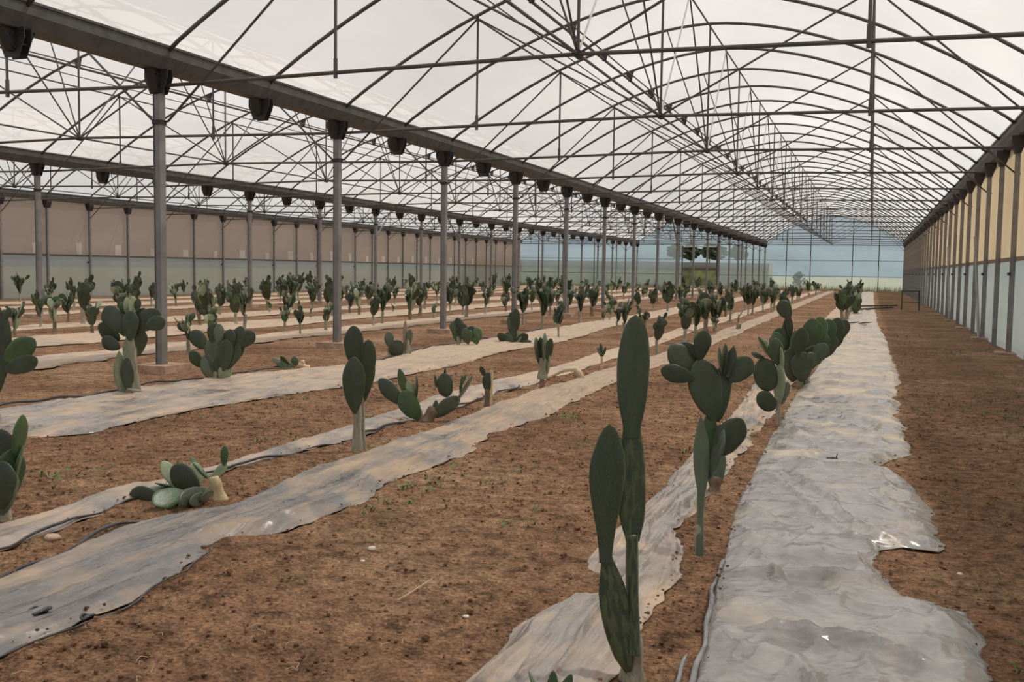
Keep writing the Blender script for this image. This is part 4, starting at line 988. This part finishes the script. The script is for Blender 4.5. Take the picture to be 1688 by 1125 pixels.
def low_mesh(src):                                # light version for plants a few pixels tall
    v = []; f = []
    for kind, key, mt in src:
        me = get_pad(*key) if kind == 'pad' else get_trunk(key)
        mi = {'pad_dark': 0, 'pad_green': 1, 'pad_grey': 2, 'pad_pale': 3, 'trunk': 4, 'trunk_brown': 4}[key[1] if kind == 'pad' else key]
        b = len(v); v += [tuple(mt @ q.co) for q in me.vertices]; f += [(tuple(b+i for i in p.vertices), mi) for p in me.polygons]
    me = bpy.data.meshes.new('prickly_pear'); me.from_pydata(v, [], [x[0] for x in f])
    for k in ('pad_dark', 'pad_green', 'pad_grey', 'pad_pale', 'trunk'): me.materials.append(M[k])
    me.polygons.foreach_set('material_index', [x[1] for x in f]); me.polygons.foreach_set('use_smooth', [True]*len(f)); return me
JOINED = [low_mesh(p) for p in PROTO]
PH = [max(v.co.z for v in me.vertices) for me in JOINED]
ROOTS = {}
def place_generic(x, y, pi, sc, rz, label, parts=True):
    z = ghs(x, y)
    if not parts:
        o = bpy.data.objects.new('prickly_pear', JOINED[pi]); COL.objects.link(o); o.location = (x, y, z)
    elif pi in ROOTS: o = copy_tree(ROOTS[pi], (x, y, z))
    else:
        o = empty('prickly_pear', (x, y, z)); ROOTS[pi] = o
        for kind, key, mt in PROTO[pi]: add_part(o, kind, get_pad(*key) if kind == 'pad' else get_trunk(key), mt)
    o.rotation_euler = (0, 0, rz); o.scale = (sc, sc, sc)
    tag(o, label, 'cactus', 'prickly pears in the rows behind'); return o
# plants whose foot and height are read off individually: (foot x, foot y, height px, prototype)
PICK = [(137, 536, 80, 3), (90, 549, 70, 1), (66, 542, 62, 5), (112, 530, 50, 6), (402, 546, 78, 5), (345, 548, 80, 1), (311, 585, 66, 4), (330, 540, 70, 6), (495, 554, 55, 3), (470, 545, 40, 4), (630, 536, 70, 0), (676, 530, 62, 1), (540, 520, 60, 3), (515, 512, 45, 0), (577, 518, 40, 6),
 (470, 505, 45, 5), (768, 526, 66, 0), (800, 520, 45, 2), (715, 528, 28, 7), (893, 545, 78, 0), (921, 557, 66, 3), (957, 535, 66, 5), (1005, 530, 34, 4), (1030, 552, 60, 5), (1083, 585, 66, 3), (1128, 566, 72, 0), (1162, 548, 70, 6), (1100, 516, 50, 5), (1018, 545, 45, 5), (994, 532, 20, 4),
 (1216, 546, 36, 7), (1240, 518, 48, 0), (1258, 515, 44, 5), (205, 520, 60, 6), (225, 500, 50, 3), (250, 505, 40, 3), (25, 560, 60, 1), (178, 545, 20, 2), (1180, 555, 34, 2), (1196, 525, 42, 1), (1145, 561, 74, 0), (1178, 548, 62, 6), (1228, 512, 42, 0), (1272, 514, 40, 5), (1060, 561, 52, 2), (362, 521, 52, 0), (385, 507, 46, 5), (442, 512, 56, 0), (692, 521, 55, 6), (592, 521, 56, 1), (560, 513, 46, 4), (742, 516, 46, 0), (862, 536, 64, 0), (906, 521, 46, 5), (936, 516, 46, 1), (976, 521, 52, 6), (1290, 512, 34, 0)]
placed = []
rg = random.Random(5)
for k, (fx, fy_, hp, pi) in enumerate(PICK):
    g = ground_pt(fx, fy_); zc = (g-EYE).dot(fw); H = hp*zc/F_PX
    base_h = PH[pi]
    placed.append((g.x, g.y, pi, max(.35, min(1.7, H/base_h*1.05)), rg.uniform(0, 6.28)))
ROWS = [(-1.0, 1), (-3.95, 1), (-7.75, 1), (-11.9, 1), (-15.0, 1), (-18.2, 1), (-22.9, 1), (-26.2, 1), (-29.7, 1)]
for ri, (rx, _) in enumerate(ROWS):
    y = {0: 42, 1: 20, 2: 24, 3: 13, 4: 14}.get(ri, 16)+rg.random()*1.5
    while y < 88:
        x = rx+rg.uniform(-.28, .28); step = (1.75 if y < 40 else 2.6 if y < 60 else 4.2)*rg.uniform(.7, 1.5)
        p = project((x, y, .4))
        if -30 < p[0] < 1700 and all((x-q[0])**2+(y-q[1])**2 > 1.0 for q in placed):
            placed.append((x, y, rg.randrange(7) if rg.random() < .88 else 7, rg.uniform(.75, 1.2)*1.1/PH[0], rg.uniform(0, 6.28)))
        y += step
placed.sort(key=lambda q: (q[0]*0+q[1]))
placed = placed[:268]
ROWN = ['first', 'second', 'third', 'fourth', 'fifth', 'sixth', 'seventh', 'eighth', 'ninth']
cnt = {}
for x, y, pi, sc, rz in placed:
    ri = min(range(9), key=lambda i: abs(ROWS[i][0]-x)); c = cnt.get(ri, 0); cnt[ri] = c+1
    wide = y > 40 or sc < .5
    place_generic(x, y, pi, sc, rz, '%s prickly pear, %s plant in the %s row from the right' % (LOOK[pi], ordinal(c) if c < 49 else 'last', ROWN[ri]), parts=not wide)

# ------------------------------------------------------------------ clutter
# fallen pads and planks on the far part of the pale sheet
def on_ground_box(name, px0, py0, px1, py1, h, w, mat, label, cat):
    a = ground_pt(px0, py0); b = ground_pt(px1, py1); d = (b-a); L = d.length; rz = math.atan2(d.y, d.x)
    m = MB(); m.box(0, L, -w/2, w/2, 0, h); m.box(L*.1, L*.95, -w/2-.01, -w/2+.01, h*.3, h*.6)
    o = m.build(name, M[mat], loc=(a.x, a.y, ghs(a.x, a.y)+.055)); o.rotation_euler = (0, 0, rz); tag(o, label, cat, 'planks across the pale sheet'); return o
on_ground_box('plank', 1404, 514, 1470, 510, .06, .14, 'dark_wood', 'nearer dark plank lying across the pale sheet in the distance', 'plank')
on_ground_box('plank', 1420, 508, 1478, 507, .06, .12, 'dark_wood', 'farther dark plank lying across the pale sheet in the distance', 'plank')
g = ground_pt(1415, 538); fp = empty('fallen_cactus_piece', (g.x, g.y, ghs(g.x, g.y)+.06))
for (bx, ty_, L, a, w) in [(-.3, 0, .34, .15, .15), (0, 0, .4, -.25, .17), (.02, .05, .3, .5, .13)]:
    b = Vector((bx, ty_, .03)); t = b+Vector((math.cos(a), math.sin(a), .12))*L
    add_part(fp, 'pad', get_pad('oval', 'pad_dark'), orient(b, t, Vector((0, 0, 1)), w, .2))
tag(fp, 'broken dark cactus pads lying on the pale sheet beyond the bush', 'cactus piece')
# twig
g = ground_pt(1373, 768); m = MB(); m.tube([(-.05, 0, .01), (0, 0, .014), (.035, .0, .012)], .006, 6); m.tube([(.02, 0, .012), (.03, 0, .05)], .004, 6)
blob(m, (0, 0, .014), .014)
tag(m.build('twig', M['dark_wood'], loc=(g.x, g.y, ghs(g.x, g.y)+.055)), 'small dark twig lying on the middle of the pale sheet', 'twig')
# root lying on soil
m = MB(); pts = [ground_pt(*p) for p in [(655, 1000), (672, 990), (690, 978), (706, 968), (712, 964)]]
m.tube([(p.x, p.y, ghs(p.x, p.y)+.022) for p in pts], .003, 5)
tag(m.build('dry_root', M['straw']), 'thin pale root curling over soil in the middle foreground', 'root')
# trestle by the right wall
g = ground_pt(1500, 512); tt = empty('metal_trestle', (g.x, g.y, ghs(g.x, g.y)))
m = MB(); m.box(-.36, .36, -.2, .2, .80, .84); m.build('top', M['dark_steel'], tt)
for sx in (-.33, .33):
    for sy in (-.17, .17): m = MB(); m.tube([(sx*1.05, sy*1.2, -.02), (sx, sy, .8)], .018, 6); m.build('leg', M['dark_steel'], tt)
m = MB(); m.tube([(-.33, -.18, .35), (.33, -.18, .35)], .012, 6); m.build('stretcher', M['dark_steel'], tt)
tag(tt, 'small dark metal trestle table standing by the right wall', 'trestle')

# ------------------------------------------------------------------ outside
m = MB()
ga = simple('field', (.38, .355, .22), .95, 0, .3, .3)
structure(mesh_obj('ground_outside', [(-260, YE+.6, -.12), (230, YE+.6, -.12), (260, 700, -.3), (-420, 700, -.3)], [(0, 1, 2, 3)], ga))
structure(mesh_obj('ground_beside', [(3.0, -40, -.12), (60, -40, -.12), (60, YE+.6, -.12), (3.0, YE+.6, -.12), (-34.1, -40, -.12), (-34.1, YE+.6, -.12), (-110, YE+.6, -.12), (-110, -40, -.12)], [(0, 1, 2, 3), (5, 4, 7, 6)], ga))
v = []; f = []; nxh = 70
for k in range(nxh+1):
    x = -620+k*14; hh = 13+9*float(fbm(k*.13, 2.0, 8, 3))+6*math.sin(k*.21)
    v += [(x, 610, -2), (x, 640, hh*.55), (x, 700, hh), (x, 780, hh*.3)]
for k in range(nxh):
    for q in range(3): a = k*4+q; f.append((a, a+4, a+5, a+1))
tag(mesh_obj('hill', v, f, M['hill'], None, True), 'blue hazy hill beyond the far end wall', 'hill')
def crown(m, c, rx, rz, n):
    for k in range(n):
        a = random.uniform(0, 6.28); r = random.random()**.5; z = random.uniform(-1, 1)
        q = math.sqrt(max(0, 1-z*z))*r; blob(m, (c[0]+rx*q*math.cos(a), c[1]+rx*q*math.sin(a), c[2]+rz*z), rx*random.uniform(.12, .25))
for k, (x, y, h) in enumerate([(-19.2, 113, 3.1), (-17.6, 116, 3.3), (-16.3, 113, 3.1), (-21.8, 118, 3.3), (-14.6, 118, 3.2)]):
    t = empty('roadside_tree', (x, y, -.12))
    m = MB(); m.tube([(0, 0, 0), (.05, 0, 1.6), (0, .05, h)], [.12, .09, .04], 8); m.build('trunk', M['dark_wood'], t)
    m = MB(); crown(m, (0, 0, h+.75), 1.1, .8, 150); m.build('crown', M['tree_leaf'], t)
    tag(t, 'dark green tree seen outside through the end wall opening, %s of five from the left' % ORD[{3: 0, 0: 1, 1: 2, 2: 3, 4: 4}[k]], 'tree', 'trees outside the end wall')
rbk = empty('road_embankment', (-27, 108, -.12))
m = MB(); m.prism([(-17, 0), (17, 0), (17, 1.85), (-17, 1.95)], -2.2, 2.2); m.build('grassy_slope', simple('grassy_bank', (.22, .24, .12), .9, 0, .5, 1.2), rbk)
m = MB(); m.prism([(-17, 1.95), (17, 1.85), (17, 2.62), (-17, 2.75)], -2.0, 2.2); m.build('roadway', M['road'], rbk)
m = MB(); m.prism([(-17, 1.93), (17, 1.83), (17, 2.0), (-17, 2.1)], -2.3, -1.9); m.build('kerb', M['dark_wood'], rbk)
tag(rbk, 'grey roadway on a grassy bank seen through the opening in the end wall', 'road bank')
for k, (x, y, h) in enumerate([(-6.4, 97.0, 1.7), (-15.0, 99, .9), (-15.9, 99.5, .8), (-8.6, 97, .8)]):
    t = empty('shrub', (x, y, -.12)); m = MB(); m.tube([(0, 0, 0), (0, .02, h*.6)], [.05, .03], 6); m.build('stem', M['dark_wood'], t)
    m = MB(); crown(m, (0, 0, h*.6), h*.36, h*.42, 110); m.build('foliage', M['tree_leaf'] if k == 0 else M['bush_leaf'], t)
    tag(t, ['dark pointed shrub pressed against the end wall of the near vault', 'olive shrub right of centre outside the end wall opening', 'olive shrub left of centre outside the end wall opening', 'low olive shrub outside near the corner of the near vault'][k], 'shrub', 'shrubs outside the end wall')

# ------------------------------------------------------------------ light
W = bpy.data.worlds.new('world'); S.world = W; W.use_nodes = True; nt = W.node_tree; nt.nodes.clear(); n = N(nt)
tc = n('ShaderNodeTexCoord'); sx = n('ShaderNodeSeparateXYZ'); n.l(tc.outputs['Generated'], sx.inputs[0])
gr = ramp(n, [(0.0, (.40, .38, .33)), (.49, (.42, .42, .38)), (.505, (.66, .76, .84)), (.56, (.88, .84, .82)), (.75, (.86, .85, .84)), (1.0, (.82, .83, .84))])
mr = n('ShaderNodeMapRange'); mr.inputs['From Min'].default_value = -1; mr.inputs['From Max'].default_value = 1; n.l(sx.outputs[2], mr.inputs[0]); n.l(mr.outputs[0], gr.inputs[0])
mp = n('ShaderNodeMapping'); mp.inputs['Scale'].default_value = (2.2, 2.2, 5); n.l(tc.outputs['Generated'], mp.inputs[0])
cl = n('ShaderNodeTexNoise', i_Scale=1.0, i_Detail=5.0, i_Roughness=.5); n.l(mp.outputs[0], cl.inputs['Vector'])
cr = ramp(n, [(.38, (.80, .86, .92)), (.60, (1.05, 1.03, 1.0))]); n.l(cl.outputs['Fac'], cr.inputs[0])
mx = n('ShaderNodeMix', data_type='RGBA', blend_type='MULTIPLY'); mx.inputs[0].default_value = 1; n.l(gr.outputs[0], mx.inputs[6]); n.l(cr.outputs[0], mx.inputs[7])
bg = n('ShaderNodeBackground'); bg.inputs['Strength'].default_value = .72; n.l(mx.outputs[2], bg.inputs['Color'])
wo = n('ShaderNodeOutputWorld'); n.l(bg.outputs[0], wo.inputs[0])
sl = bpy.data.lights.new('sun', 'SUN'); sl.energy = 5.2; sl.angle = math.radians(2.6); sl.color = (1.0, .945, .87)
so = bpy.data.objects.new('sun', sl); COL.objects.link(so)
sd = Vector((.46, .36, 1.0)).normalized(); so.rotation_euler = sd.to_track_quat('Z', 'Y').to_euler(); so.location = (0, 0, 30)

S.view_settings.view_transform = 'Standard'; S.view_settings.look = 'None'; S.view_settings.gamma = 1; S.view_settings.exposure = -0.22
try: S.view_settings.use_curve_mapping = False
except Exception: pass
S.cycles.transparent_max_bounces = 24; S.cycles.max_bounces = 8
